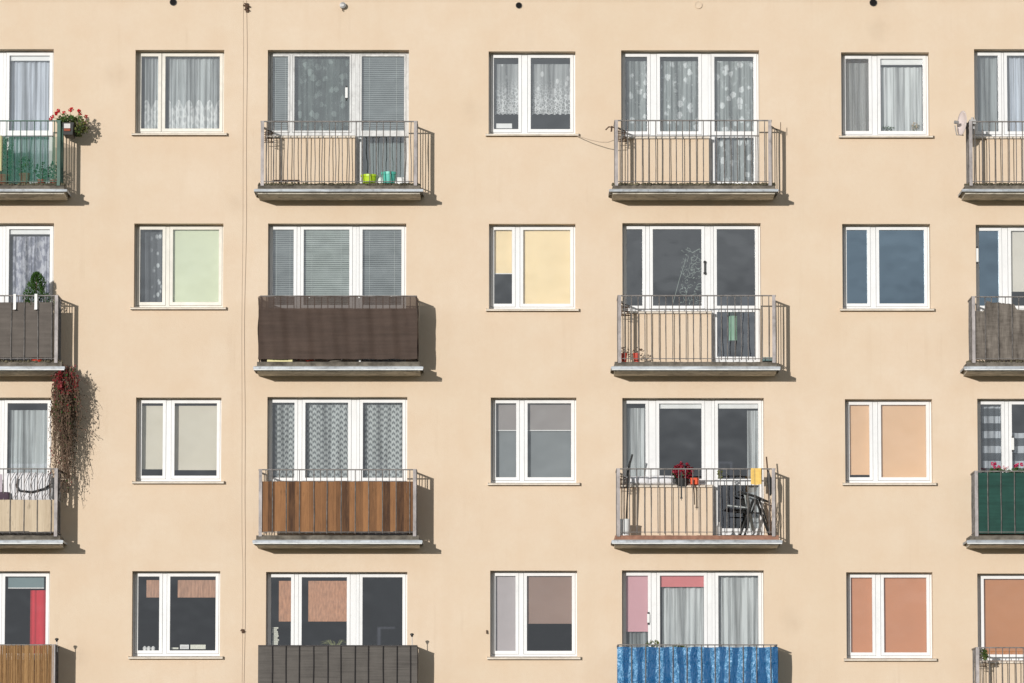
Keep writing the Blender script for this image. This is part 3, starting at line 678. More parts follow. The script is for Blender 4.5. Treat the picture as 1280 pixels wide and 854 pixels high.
cloth_panel((3, 4), 'slatted_screen', 'dark grey slatted screen behind dark bars at the bottom of the wall', make_screen('grey_slats', (.085, .076, .068), 55, .35, .7, .9), 808, 885, YP, u0=322.5, u1=521.5, amp=.004)
cloth_panel((5, 4), 'tarpaulin', 'crinkled blue tarpaulin with painted-in glint stripes tied inside balcony bars', make_tarp(), 809, 885, YP, u0=771.5, u1=972.5, amp=.010, kx=22, nx=170, creases=10, cat='tarpaulin', topj=.006)
cloth_panel((7, 3), 'fabric_screen', 'dark green fabric screen below the pink flowers', make_screen('green_fabric', (.015, .058, .045), 22, .3), 591, 667, YP, u0=1219.5, amp=.005, left=True)
# torn weathered screen
x0, x1, zt, zr = RB[(7, 2)]
m = MB(); xa, xb = WX(1216.5, 410, YP), WX(1405, 410, YP); za = WZ(450, YP); ph = [R(0, 6) for _ in range(4)]
tops = [(0, 388), (.07, 390), (.075, 386), (.09, 376), (.13, 378), (.2, 379), (.26, 380), (.28, 381), (.285, 387), (.33, 388), (.5, 389), (.55, 376), (1, 378)]
def topv(a):
    for (p, v), (p2, v2) in zip(tops, tops[1:]):
        if p <= a <= p2: return WZ(v + (v2 - v) * (a - p) / (p2 - p), YP)
nx, nz = 120, 14; vs = []; fs = []
for j in range(nz + 1):
    for i in range(nx + 1):
        a = i / nx; x = xa + (xb - xa) * a; z = za + R(-.006, .006) * (j == 0) + (topv(a) + R(-.006, .006) - za) * j / nz; vs.append((x, YP + .006 * math.sin(9 * x + ph[0]) + .004 * math.sin(20 * x + 5 * z), z))
for j in range(nz):
    for i in range(nx): k = j * (nx + 1) + i; fs.append((k, k + 1, k + nx + 2, k + nx + 1))
m.add(vs, fs)
def make_worn():
    n = NT('weathered_fabric'); f = n.noise(n.coord((9, 9, 1.4)), 1.2, 5, .7); g2 = n.noise(n.coord((3, 3, 12)), 1.5, 4, .7); x, y, z = n.xyz(n.coord())
    k = n.math('ADD', n.math('MULTIPLY', f, .7), n.math('MULTIPLY', g2, .4))
    col = n.mix(n.ramp(k, .38, .72), (.06, .05, .042, 1), (.23, .2, .17, 1))
    return n.done(n.pbsdf(col, .9, 0, n.bump(f, .3, .01), .2))
tag(m.build('fabric_screen', make_worn(), smooth=True), 'torn weathered grey screen with ragged top edge on a balcony rail', 'screen', SG)

def boards(key, name, label, m_, v0, v1, u0, u1, pitch_px, y=YP, jag=.006):
    za, zb = WZ(v1, y), WZ(v0, y); xa, xb = WX(u0, (v0 + v1) / 2, y), WX(u1, (v0 + v1) / 2, y); n = max(1, round((u1 - u0) / pitch_px)); b = MB(); w_ = (xb - xa) / n
    for i in range(n): b.box(xa + i * w_ + .0004, xa + (i + 1) * w_ - .0004, y - .009 + R(-.002, .002), y + .009, za + R(-jag, jag), zb + R(-jag, jag) * .4)
    o = b.build(name, m_, origin=(xa, y, za)); tag(o, label, 'panel', SG); return o, w_, za, zb, xb
bw = 11 / 78
o, w_, za, zb, xb = boards((3, 3), 'board_panel', 'reddish brown wooden board panel behind balcony bars', make_boards('brown_boards', lin(62, 40, 25), lin(150, 106, 68), .1077), 602, 664.5, 326.5, 516.5, 8.4)
b = MB(); x_ = RB[(3, 3)][1] - .03; b.box(x_ - .008, x_ + .008, YP + .03, -.03, za, zb); b.build('side_panel', make_boards('brown_side_board', lin(98, 58, 36), lin(150, 96, 64), .4), o)
o, w_, za, zb, xb = boards((1, 3), 'board_panel', 'bleached pale wooden boards behind the bars beside the hanging creeper', make_boards('bleached_boards', lin(164, 145, 120), lin(206, 189, 164), .2), 625, 664.5, -118, 71, 17)
b = MB(); x_ = RB[(1, 3)][1] - .03; b.box(x_ - .008, x_ + .008, YP + .03, -.03, za, zb); b.build('side_panel', make_boards('bleached_side_board', lin(196, 172, 138), lin(226, 208, 178), .4), o)
# reed screen
b = MB(); y = YP - .03; xa, xb = WX(-128, 830, y), WX(66.8, 830, y); za, zb = WZ(886, y), WZ(806.5, y); nr = 190
for i in range(nr):
    x = xa + (xb - xa) * (i + .5) / nr; rr = (xb - xa) / nr * R(.5, .62); b.tube([(x, y + R(-.004, .004), za), (x + R(-.004, .004), y + R(-.004, .004), zb + R(-.012, .006))], rr, 5, cap=True)
o = tag(b.build('reed_screen', make_reed()), 'tan reed screen tied in front of a balcony in the bottom corner', 'screen', SG)
b = MB(); xs = RB[(1, 4)][1] - .03
for i in range(52):
    yy = YP + .02 + (-.03 - YP) * i / 52; b.tube([(xs, yy, za), (xs, yy, zb + R(-.012, .006))], .007, 5)
b.build('side_panel', make_reed(), o)
b = MB()
for i in range(12): x = xa + (xb - xa) * (i + .5) / 12; b.tube([(x, y - .012, za), (x + R(-.01, .01), y - .012, zb)], .004, 4)
b.build('wire', M['rust'], o)

# ------------------------------------------------------------------ plants
def clump(b, c, rad, n, size, asp=.7, mats=(0,), up=0.0):
    for _ in range(n):
        t = Vector((R(-1, 1), R(-1, 1), R(-1, 1)))
        while t.length > 1: t = Vector((R(-1, 1), R(-1, 1), R(-1, 1)))
        b.cur = random.choice(mats); b.leaf((c[0] + t.x * rad[0], c[1] + t.y * rad[1], c[2] + t.z * rad[2]), size * R(.6, 1.3), asp, (R(-1, 1), R(-1, 1), R(-1, 1) + up))
def blossom(b, c, r, n=22):
    for _ in range(n):
        t = Vector((R(-1, 1), R(-1, 1), R(-1, 1))).normalized(); b.leaf((c[0] + t.x * r * .8, c[1] + t.y * r * .8, c[2] + t.z * r * .7), r * .9, .9, (t.y + R(-.3, .3), -t.x, R(-.5, .5)))
def pot(x, y, z, r, h, m_, label, name='flower_pot', cat='pot', group=None, rim=True):
    b = MB(); t = .012
    prof = [(r * .78, z), (r, z + h * .82)] + ([(r * 1.1, z + h * .82), (r * 1.1, z + h)] if rim else [(r, z + h)]) + [(r * .92, z + h), (r * .88, z + h * .8), (0.001, z + h * .8)]
    b.lathe(x, y, prof, 20); return tag(b.build(name, m_, smooth=False), label, cat, group)

# geranium box on the side rail of the green balcony
xg = RB[(1, 1)][1]; zg = WZ(153, -.4)
pb = MB(); bx0, bx1 = xg + .015, xg + .2; by0, by1 = -.64, -.12; bz0 = WZ(168.5, -.6); bz1 = WZ(153.5, -.6)
pb.add([(bx0 + .02, by0 + .02, bz0), (bx1 - .02, by0 + .02, bz0), (bx1 - .02, by1 - .02, bz0), (bx0 + .02, by1 - .02, bz0), (bx0, by0, bz1), (bx1, by0, bz1), (bx1, by1, bz1), (bx0, by1, bz1)],
       [(0, 3, 2, 1), (4, 5, 6, 7), (0, 1, 5, 4), (1, 2, 6, 5), (2, 3, 7, 6), (3, 0, 4, 7)])
gx = pb.build('flower_box', M['black']); tag(gx, 'dark flower box hung outside the green netted balcony', 'planter')
b = MB(); b.box(bx0 + .03, bx0 + .13, by0 - .004, by0 + .02, bz0 + .10, bz1 - .02); b.build('sticker', M['steel'], gx)
b = MB(); b.box(bx0 + .03, bx0 + .13, by0 - .006, by0 + .03, bz0 + .055, bz0 + .095); b.build('saucer_strip', M['claypot'], gx)
ger = empty('geranium', ((bx0 + bx1) / 2, -.4, bz1), 'red flowering geranium spilling over the dark flower box', 'flowers')
b = MB()
clump(b, (bx0 + .05, -.42, bz1 + .07), (.17, .3, .09), 260, .05, .85, (0, 0, 1)); clump(b, (bx1 + .05, -.4, bz1 - .03), (.13, .28, .17), 240, .05, .85, (0, 1, 1)); clump(b, (bx1 + .14, -.36, bz1 - .02), (.1, .22, .12), 70, .04, .8, (1,))
b.build('leaves', [M['leaf'], M['leafolive']], ger)
b = MB()
for u, v in ((73, 138.5), (66, 147), (63.5, 149), (80, 141), (88.5, 139), (90, 137), (100, 142), (107, 145), (105.5, 153.5), (71, 143), (99, 139.5)):
    x_, z_ = W(u, v, -.5); blossom(b, (x_, -.5 + R(-.1, .1), z_), .036, 22)
b.build('blossoms', M['redflower'], ger)
b = MB()
for u, v in ((73, 138.5), (66, 147), (80, 141), (88.5, 139), (100, 142), (107, 145)):
    x_, z_ = W(u, v, -.5); b.tube([(bx0 + .08, -.42, bz1), ((x_ + bx0 + .08) / 2, -.46, (z_ + bz1) / 2 + .02), (x_, -.5, z_)], .004, 4)
b.build('stems', M['leaf'], ger)
# things standing in the green balcony
zt = ZT[1]
for u, r_, h_, lab, mm in ((31, .085, .2, 'clay pot of green leaves behind the green netting, larger one', 'claypot'), (52, .07, .1, 'low red pot of dark leaves behind the green netting', 'redpot')):
    x_ = WX(u, 222, -.5); p = pot(x_, -.5, zt, r_, h_, M[mm], lab, group='pots in the green netted balcony')
    b = MB(); clump(b, (x_, -.5, zt + h_ + .12), (.14, .12, .17), 130, .05, .6, (0, 1)); b.build('leaves', [M['leaf'], M['leafdark']], p)
x_ = WX(67, 222, -.45); p = pot(x_, -.45, zt, .06, .1, M['redpot'], 'red pot of dark leaves in the railing corner of the green netted balcony', group='pots in the green netted balcony'); b = MB(); clump(b, (x_, -.45, zt + .24), (.1, .1, .16), 90, .05, .6, (0, 1)); b.build('leaves', [M['leafdark'], M['brownleaf']], p)
x_ = WX(4, 215, -.35); p = pot(x_, -.35, zt, .1, .2, M['claypot'], 'clay pot of tall leafy plant at the photo edge in the green netted balcony', group='pots in the green netted balcony'); b = MB(); clump(b, (x_ + .05, -.35, zt + .5), (.13, .12, .35), 160, .06, .5, (0, 1)); b.build('leaves', [M['leaf'], M['leafdark']], p)
b = MB(); b.box(WX(-30, 190, -.6), WX(2.6, 190, -.6), YP + .03, YP + .04, WZ(214, -.6), WZ(170, -.6)); tag(b.build('panel', M['cream']), 'plain cream panel behind the bars of the green netted balcony', 'panel')
# conifer
x_ = WX(45.5, 370, -.4); zt = ZT[2]; p = pot(x_, -.4, zt, .12, .28, M['claypot'], 'pot of the small conifer behind the dark screen', name='plant_pot')
tr = empty('conifer', (x_, -.4, zt + .28), 'small bushy green conifer showing above a balcony rail', 'plant'); ztop = WZ(340.5, -.4)
b = MB(); b.tube([(x_, -.4, zt + .2), (x_, -.4, ztop - .1)], [.02, .006], 6); b.build('trunk', M['stem'], tr)
b = MB(); zb0 = WZ(385, -.4)
for _ in range(2100):
    t = random.random() ** .85; z = zb0 + (ztop - zb0) * t; rad = .235 * (1 - t) ** .62 * (1 + .12 * math.sin(9 * t)) + .015; a = R(0, 6.283); rr = rad * math.sqrt(R(.25, 1)) * (1 + .25 * math.sin(3 * a + t * 9))
    b.cur = random.choice((0, 0, 1)); b.leaf((x_ + rr * math.cos(a), -.4 + rr * math.sin(a), z), R(.03, .055), .35, (math.cos(a) * .8, math.sin(a) * .8, 1.0 + R(-.3, .3)))
b.build('needles', [M['leafdark'], M['leaf']], tr)
# creeper
cr = empty('creeper', (WX(80, 460, -.35), -.4, WZ(470, -.4)), 'red and brown creeper hanging down beside a balcony corner', 'creeper')
bs, bl_ = MB(), MB()
for i in range(190):
    u = random.gauss(79.5, 5.6) if i > 24 else R(70, 98); u = max(67, min(100, u)); y = R(-.72, -.05); x_, z_ = W(u, R(455, 470), y)
    ln = R(.7, 2.15) if 71.5 < u < 87 else R(.25, 1.0); n = int(ln / .07) + 2; pts = []; xx, zz, yy = x_, z_, y
    drift = (u - 78) * .0004
    for k in range(n):
        pts.append((xx, yy, zz)); zz -= .07 * R(.7, 1.2); xx += R(-.022, .022) + drift; yy = max(-.78, min(-.02, yy + R(-.015, .015)))
        t = (z_ - zz) / 2.2
        for _ in range(3 if t < .35 else 2):
            if random.random() < (1.0 if t < .3 else .72):
                pr = random.random(); bl_.cur = (0 if pr < (.6 if t < .16 else .14 if t < .3 else .02) else 2 if pr > .9 else 1)
                bl_.leaf((xx + R(-.035, .035), yy + R(-.03, .03), zz + R(-.03, .03)), R(.028, .058) if t < .4 else R(.018, .042), .6, (R(-1, 1), R(-1, 1), -1))
    bs.tube(pts, .0035, 4)
for k in range(70):  # bright red tuft at the slab corner
    x_, z_ = W(R(72.5, 78), R(463, 487), -.74); bl_.cur = 0; bl_.leaf((x_, -.76 + R(-.02, .02), z_), R(.03, .055), .8)
for k in range(26):  # curling shoots
    u = R(82, 98); v = R(468, 545); y = R(-.5, -.1); x_, z_ = W(u, v, y); L_ = R(.1, .3); pts = [(x_ + L_ * t / 5 + R(-.01, .01), y, z_ - .5 * L_ * (t / 5) ** 2 * R(.6, 1.6)) for t in range(6)]; bs.tube(pts, .0025, 4)
    for q_ in pts: bl_.cur = random.choice((1, 1, 0)); bl_.leaf((q_[0], q_[1] + R(-.02, .02), q_[2] + R(-.02, .02)), R(.015, .035), .6)
bs.build('stems', M['stem'], cr); bl_.build('leaves', [M['redleaf'], M['brownleaf'], M['leafdark']], cr)

# flowers on other balconies
x_, z_ = W(853, 604, .02); fb = MB(); fx0, fx1 = WX(844, 604, -.0), WX(862, 604, -.0); fz = WZ(606, 0)
p = pot((fx0 + fx1) / 2, -.02 + .02, fz - .03, .11, .13, M['black'], 'dark pot holding crimson flowers on the window ledge', rim=False)
fl = empty('flowers', ((fx0 + fx1) / 2, 0, fz + .1), 'dense crimson flowers in a dark pot above the balcony parapet', 'flowers')
b = MB(); clump(b, ((fx0 + fx1) / 2, -.02, fz + .16), (.15, .12, .12), 130, .04, .7, (0,)); b.build('leaves', [M['leafdark']], fl)
b = MB()
for _ in range(80):
    a_ = R(0, 6.283); r_ = .16 * math.sqrt(random.random()); blossom(b, ((fx0 + fx1) / 2 + r_ * math.cos(a_), -.06 - .1 * random.random(), fz + .21 + .13 * math.sin(a_) * r_ / .16), .03, 14)
b.build('blossoms', M['darkred'], fl)
b = MB(); b.box(WX(863, 600, -.02), WX(873, 600, -.02), -.12, .1, WZ(606, 0), WZ(598.5, 0)); b.box(WX(862.3, 600, -.02), WX(873.7, 600, -.02), -.127, .107, WZ(599.3, 0), WZ(598, 0)); tag(b.build('flower_box', M['orange']), 'small orange planter beside the crimson flowers', 'planter')
for i, (uu, lab) in enumerate(((1245, 'pink geraniums nearest the end of the green screened balcony'), (1272, 'pink geraniums at the photo edge above the green screened balcony'))):
    y = -.5; x_, z_ = W(uu, 588, y); g_ = empty('geranium', (x_, y, z_ - .1), lab, 'flowers', 'pink geraniums on the green screened balcony')
    b = MB(); clump(b, (x_, y, z_ - .02), (.13, .09, .06), 150, .045, .8, (0,)); b.build('leaves', [M['leaf']], g_)
    b = MB()
    for q_ in range(7): blossom(b, (x_ + R(-.06, .07), y + R(-.06, .03), z_ + R(.04, .11)), .03, 16)
    b.build('blossoms', M['pinkflower'], g_)
    b = MB(); b.box(x_ - .15, x_ + .15, y - .07, y + .09, z_ - .2, z_ - .05); tag(b.build('flower_box', M['wplastic']), ('white flower box under the pink geraniums nearest the balcony end', 'white flower box under the pink geraniums at the photo edge')[i], 'planter', 'flower boxes on the green screened balcony')
b = MB(); y = -.5; x_, z_ = W(1257, 584, y)
g_ = empty('flowers', (x_, y, z_ - .1), 'small pale pink flowers between two pink geraniums', 'flowers')
for q_ in range(4): blossom(b, (x_ + R(-.04, .04), y, z_ + R(-.04, .03)), .022, 12)
b.build('blossoms', M['roseflower'], g_); b = MB(); clump(b, (x_, y, z_ - .06), (.08, .06, .04), 50, .04, .7, (0,)); b.build('leaves', [M['leaf']], g_)
y = -.6; x_, z_ = W(1230, 818, y); g_ = empty('plant', (x_, y, z_ - .1), 'light green leafy plant by the corner post of the lowest bare balcony', 'plant'); b = MB(); clump(b, (x_, y, z_), (.06, .08, .1), 120, .05, .6, (0, 0, 1)); b.build('leaves', [M['leaf'], M['leafolive']], g_); b = MB(); b.tube([(x_, YP, z_ + .06), (x_, y, z_ + .04), (x_, y, z_ - .06)], .006, 5); b.build('stem', M['leaf'], g_)
for i, (uu, lab) in enumerate(((816, 'olive leafy plant poking over the blue tarpaulin'), (848, 'small dark plant poking over the blue tarpaulin'))):
    y = -.4; x_, z_ = W(uu, 806, y); g_ = empty('plant', (x_, y, z_ - .2), lab, 'plant', 'plants behind the blue tarpaulin'); b = MB(); clump(b, (x_, y, z_ - (.01 if i == 0 else .04)), (.12, .08, .09 if i == 0 else .05), 110, .05, .4, (0, 1), up=1); b.build('leaves', [M['leafolive'], M['leafdark']], g_); b = MB(); b.tube([(x_, y, z_ - .4), (x_, y, z_)], .007, 5); b.build('stem', M['leaf'], g_)

# ------------------------------------------------------------------ odds and ends on the balconies
zt = ZT[1]
pot(WX(461.5, 222, -.5), -.5, zt, .125, .175, M['lime'], 'lime green plastic pot on a mossy balcony', group='plastic pots on the mossy balcony'); pot(WX(486, 222, -.48), -.48, zt, .115, .22, M['teal'], 'teal plastic bucket on a mossy balcony', name='bucket', cat='bucket')
for u, h_, lab in ((474.8, .12, 'white box between the lime pot and teal bucket'), (500.5, .12, 'white box on the far side of the teal bucket')):
    x_ = WX(u, 225, -.4); b = MB(); b.box(x_ - .05, x_ + .05, -.46, -.36, zt, zt + h_); b.box(x_ - .056, x_ + .056, -.466, -.354, zt + h_, zt + h_ + .02); tag(b.build('box', M['wplastic']), lab, 'box', 'white boxes on the mossy balcony')
x0, x1 = WX(341, 228, -.4), WX(375, 228, -.4); b = MB(); b.plate(x0, x1, zt, zt + .09, -.56, -.55, [(x0 + .03 + i * .1, x0 + .1 + i * .1, zt + .03, zt + .07) for i in range(4)]); b.box(x0, x1, -.55, -.25, zt, zt + .012); b.box(x0, x0 + .01, -.55, -.25, zt + .012, zt + .08); b.box(x1 - .01, x1, -.55, -.25, zt + .012, zt + .05); tag(b.build('tray', M['soil']), 'dark brown slotted tray on the mossy balcony floor', 'tray')
# wire flower pot holders hooked on railings
def holder(key, label):
    x0, x1, zt, zr = RB[key]; b = MB(); xa = x0 + .06; y0 = -.30
    for dz in (-.15, -.22, -.28):
        b.tube([(x0 + .02, -.45, zr + dz), (xa + .05, -.47, zr + dz - .01), (xa + .14, -.4, zr + dz - .01), (xa + .14, -.25, zr + dz), (x0 + .02, -.2, zr + dz)], .006, 5)
    for k in range(3): b.tube([(xa + .01 + .05 * k, -.45, zr - .13), (xa + .01 + .05 * k, -.45, zr - .3)], .006, 5)
    b.tube([(x0 + .02, -.5, zr), (x0 + .05, -.48, zr - .1), (xa + .13, -.4, zr - .14)], .008, 5)
    tag(b.build('pot_holder', M['rust']), label, 'pot holder', 'wire pot holders on the railings')
holder((3, 1), 'empty rusty wire pot holder on the mossy balcony with the lime pot'); holder((5, 1), 'empty rusty wire pot holder on the railing beside the loose wire'); holder((5, 2), 'empty rusty wire pot holder above the two red pots'); holder((5, 3), 'empty rusty wire pot holder above the white bucket')
holder((7, 4), 'empty rusty wire pot holder on the lowest bare balcony')
# hooks at 5,1
b = MB(); x_, z_ = W(768, 161, YP)
b.tube([(x_ - .14, YP, z_ - .02), (x_ - .09, YP, z_ + .03), (x_, YP, z_ + .02), (x_ + .02, YP, z_ - .05)], .012, 6); b.tube([(x_ - .04, YP - .02, z_ + .04), (x_ - .05, YP - .02, z_ - .05)], .014, 6); tag(b.build('hook', M['rust']), 'rusty hook sticking out of the railing end beside the loose wire', 'hook')
x0, x1, zt, zr = RB[(5, 1)]
b = MB(); b.tube([(x1 - .02, -.3, zr - .02), (x1 + .1, -.3, zr - .1), (x1 + .16, -.3, zr - .1), (x1 + .16, -.3, zr + .02)], .006, 5); tag(b.build('hook', M['rust']), 'thin wire hook beyond the far railing end of the floral curtained balcony', 'hook')
# balcony 5,2
zt = ZT[2]
for u, lab in ((780, 'red flower pot nearest the corner post'), (795.5, 'red flower pot standing further from the corner post')):
    x_ = WX(u, 446, -.5); p = pot(x_, -.5, zt, .048, .15, M['redpot'], lab, group='red pots on the bare balcony'); b = MB(); clump(b, (x_ + .02, -.42, zt + .18), (.1, .1, .08), 40, .04, .6, (0,)); b.build('leaves', [M['stem']], p)
b = MB(); x0, x1 = WX(953, 446, -.4), WX(965, 446, -.4); b.box(x0, x1, -.5, -.3, zt + .02, zt + .07); b.box(x0, x1, -.505, -.295, zt + .072, zt + .085); tag(b.build('box', mat('slate_green_plastic', lin(96, 120, 118), .5)), 'small slate green box in the railing corner', 'box')
b = MB(); q = GL[(5, 2)][3]; xa, xb = WX(911, 410, .5), WX(921, 410, .5)
b.sheet(xa, xb, WZ(426, .5), q[3] + .05, 14, 6, lambda x, z: .45 + .02 * math.sin(40 * x)); tag(b.build('cloth', M['greencloth'], smooth=True), 'mint green cloth hanging inside the lower door pane', 'cloth')
# window painting-like dried twigs behind the middle pane of 5,2
q = GL[(5, 2)][1]; b = MB(); tw = mat('dried_twigs', (.3, .33, .3), .8)
for i in range(46):
    u, v = R(852, 876), R(312, 380); x_, z_ = W(u, v, .32); L_ = R(.05, .14); a0 = R(0, 6.28); pts = [(x_ + L_ * .5 * math.cos(a0 + t), .31 + R(-.01, .01), z_ + L_ * .5 * math.sin(a0 + t)) for t in [k * .6 for k in range(random.randint(4, 9))]]; b.tube(pts, .0034, 4)
xa, za = W(841, 380, .32); xb, zb = W(857, 325, .32); b.tube([(xa, .31, za), ((xa + xb) / 2, .31, (za + zb) / 2 + .03), (xb, .31, zb)], .006, 4)
xa, za = W(857, 312, .32); xb, zb = W(875, 311, .32); b.tube([(xa, .31, za), ((xa + xb) / 2, .31, za - .05), (xb, .31, zb)], .006, 4)
for i in range(70): x_, z_ = W(R(851, 877), R(310, 381), .32); b.leaf((x_, .31, z_), R(.02, .05), .5, (R(-1, 1), .1, R(-1, 1)))
tag(b.build('dried_branches', tw), 'pale curly dried branches behind the middle pane above the red pots', 'branches')
# balcony 5,3
zt = ZT[3]; x0, x1, _, zr = RB[(5, 3)]
b = MB(); x_ = WX(780.5, 660, -.5); b.lathe(x_, -.5, [(.075, zt), (.085, zt + .25), (.09, zt + .25), (.09, zt + .265), (.08, zt + .265), (.07, zt + .02), (.001, zt + .02)], 20); p = tag(b.build('bucket', M['wplastic'], smooth=False), 'white bucket in the balcony corner holding a dark stick', 'bucket')
b = MB(); xa, za = W(786, 585, -.45); xb, zb = W(790.5, 568, -.45); b.tube([(x_ + .02, -.5, zt + .1), (xa, -.45, za), (xb, -.44, zb)], [.009, .016, .016], 7); tag(b.build('stick', M['black']), 'thin dark stick rising above the rail from the white bucket', 'stick')
def pillow(u0, u1, v0, v1, y, d, name, m_, label, cat, group=None):
    xa, xb, za, zb = WX(u0, v0, y), WX(u1, v0, y), WZ(v1, y), WZ(v0, y); b = MB(); nx, nz = 16, 10; cx, cz = (xa + xb) / 2, (za + zb) / 2; ph = R(0, 6)
    for sgn in (-1, 1):
        vs = []; fs = []
        for j in range(nz + 1):
            for i in range(nx + 1):
                a, c_ = i / nx * 2 - 1, j / nz * 2 - 1; t = max(0, (1 - a ** 4) * (1 - c_ ** 4)); vs.append((cx + a * (xb - xa) / 2, y + sgn * d * (t ** .5) * (1 + .12 * math.sin(7 * a + 4 * c_ + ph)), cz + c_ * (zb - za) / 2 * (1 - .06 * a * a)))
        for j in range(nz):
            for i in range(nx): k = j * (nx + 1) + i; f = (k, k + 1, k + nx + 2, k + nx + 1); fs.append(f if sgn < 0 else f[::-1])
        b.add(vs, fs)
    return tag(b.build(name, m_, smooth=True), label, cat, group)
pillow(783, 812, 595.5, 605.5, .02, .06, 'folded_cloth', M['whitecloth'], 'folded white cloth on the ledge under the narrow voile curtain', 'cloth', 'white cloths on the ledge'); pillow(811, 843, 594.5, 605.5, .03, .06, 'folded_cloth', M['whitecloth'], 'folded white cloth on the ledge left of the crimson flowers', 'cloth', 'white cloths on the ledge')
b = MB(); xa, za = W(851.5, 590, YP); xb, zb = W(852.5, 626, YP); b.box(xa - .012, xa + .012, YP - .045, YP - .037, zb + .05, za); b.box(xa - .02, xa + .02, YP - .048, YP - .034, zb + .03, zb + .05); b.tube([(xa, YP - .04, zb + .03), (xa, YP - .04, zb)], .005, 5); tag(b.build('strap', M['black']), 'dark strap dangling from the rail in front of the crimson flowers', 'strap')
b = MB(); xa, za = W(867, 606, -.1); b.tube([(xa, -.1, za), (xa + .01, -.12, za - .15), (xa + .012, -.12, za - .32)], .008, 5); tag(b.build('strap', M['rust']), 'thin brown cord dangling below the orange planter', 'cord')
# folding chair
ch = empty('folding_chair', (WX(942, 660, -.35), -.35, zt), 'unfolded dark framed chair with grey sling on the balcony with crimson flowers', 'chair')
P = lambda u, v, y: (W(u, v, y)[0], y, W(u, v, y)[1])
def bar(name, pts, r, m_): b = MB(); b.tube(pts, r, 8); b.build(name, m_, ch)
zleg = zt + .012
def drop(p): return (p[0], p[1], zleg)
bar('leg', [P(942, 624, -.42), drop(P(925, 667, -.48))], .021, M['black']); bar('leg', [P(945, 624, -.44), drop(P(962, 667, -.3))], .021, M['black'])
bar('leg', [P(946, 624, -.12), drop(P(930, 667, -.14))], .015, M['black']); bar('leg', [P(949, 624, -.12), drop(P(965, 667, -.08))], .015, M['black'])
bar('armrest', [P(922, 615, -.44), P(940, 620, -.44), P(957, 627, -.44)], .014, M['black']); bar('armrest', [P(925, 615, -.12), P(944, 620, -.12), P(960, 627, -.12)], .014, M['black'])
bar('brace', [P(916, 640, -.44), P(935, 640.5, -.44), P(950, 641.5, -.43)], .011, M['black'])
b = MB(); a1, a2, a3, a4 = P(908, 631, -.42), P(934, 634, -.42), P(936, 634, -.12), P(910, 631, -.12); b.add([a1, a2, a3, a4, *[(p_[0], p_[1], p_[2] - .02) for p_ in (a1, a2, a3, a4)]], [(0, 1, 2, 3), (7, 6, 5, 4), (0, 4, 5, 1), (1, 5, 6, 2), (2, 6, 7, 3), (3, 7, 4, 0)]); b.build('seat', M['greycloth'], ch)
b = MB(); a1, a2, a3, a4 = P(930, 618, -.42), P(938, 664, -.3), P(942, 664, -.16), P(934, 618, -.14); b.add([a1, a2, a3, a4, *[(p_[0] + .02, p_[1], p_[2]) for p_ in (a1, a2, a3, a4)]], [(0, 1, 2, 3), (7, 6, 5, 4), (0, 4, 5, 1), (1, 5, 6, 2), (2, 6, 7, 3), (3, 7, 4, 0)]); b.build('backrest', M['greycloth'], ch)
# towel, closed parasol, twigs, bottle
b = MB(); xa, xb = WX(938.5, 590, YP), WX(951.5, 590, YP); za, zb = WZ(606.5, YP), WZ(585.5, YP)
b.sheet(xa, xb, za, zb, 12, 8, lambda x, z: YP - .032 - .006 * math.sin(50 * x), lambda a, bb, z: z + (.03 * abs(a - .5) if bb == 0 else 0)); b.sheet(xa, xb, za + .12, zb, 12, 6, lambda x, z: YP + .03 + .005 * math.sin(40 * x)); b.add([(xa, YP - .032, zb), (xb, YP - .032, zb), (xb, YP + .03, zb), (xa, YP + .03, zb)], [(0, 1, 2, 3)]); tag(b.build('towel', M['yellowcloth'], smooth=True), 'yellow towel hung over the balcony rail', 'towel')
b = MB(); xa, za = W(958, 571, -.5); xb, zb = W(963, 668, -.5); b.tube([(xa, -.5, za), (xa + .02, -.5, za - .25), (xb, -.5, zt)], .012, 6); po = b.build('parasol', M['rust']); tag(po, 'closed dark parasol leaning in the railing corner behind the chair', 'parasol')
b = MB(); c0 = Vector((xa + .025, -.5, za - .22)); b.tube([c0, c0 + Vector((.02, 0, -.15)), c0 + Vector((.03, 0, -.4))], [.014, .04, .02], 8); b.build('canopy', M['black'], po)
b = MB()
for i in range(9):
    xx, zz = W(R(955, 968), 667, -.3); pts = [(xx, -.3, zz)];
    for k in range(5): xx += R(-.03, .035); zz += R(.08, .13); pts.append((xx, -.3 + R(-.05, .05), zz))
    b.tube(pts, .005, 4)
tag(b.build('dry_twigs', M['stem']), 'bundle of dry brown twigs in the corner behind the parasol', 'twigs')
b = MB(); xx, zz = W(900, 592, YP + .03); clump(b, (xx, YP + .04, zz), (.04, .03, .09), 40, .05, .5, (0,)); tag(b.build('plant', M['leafolive']), 'small yellow-green sprig tied to the rail beside the door post', 'plant')
b = MB(); xx, zz = W(899, 667, -.45); b.lathe(xx, -.45, [(.045, zt), (.045, zt + .14), (.02, zt + .19), (.02, zt + .22), (.001, zt + .22)], 14); tag(b.build('bottle', M['steel']), 'grey bottle on the terracotta floor beside the door', 'bottle')
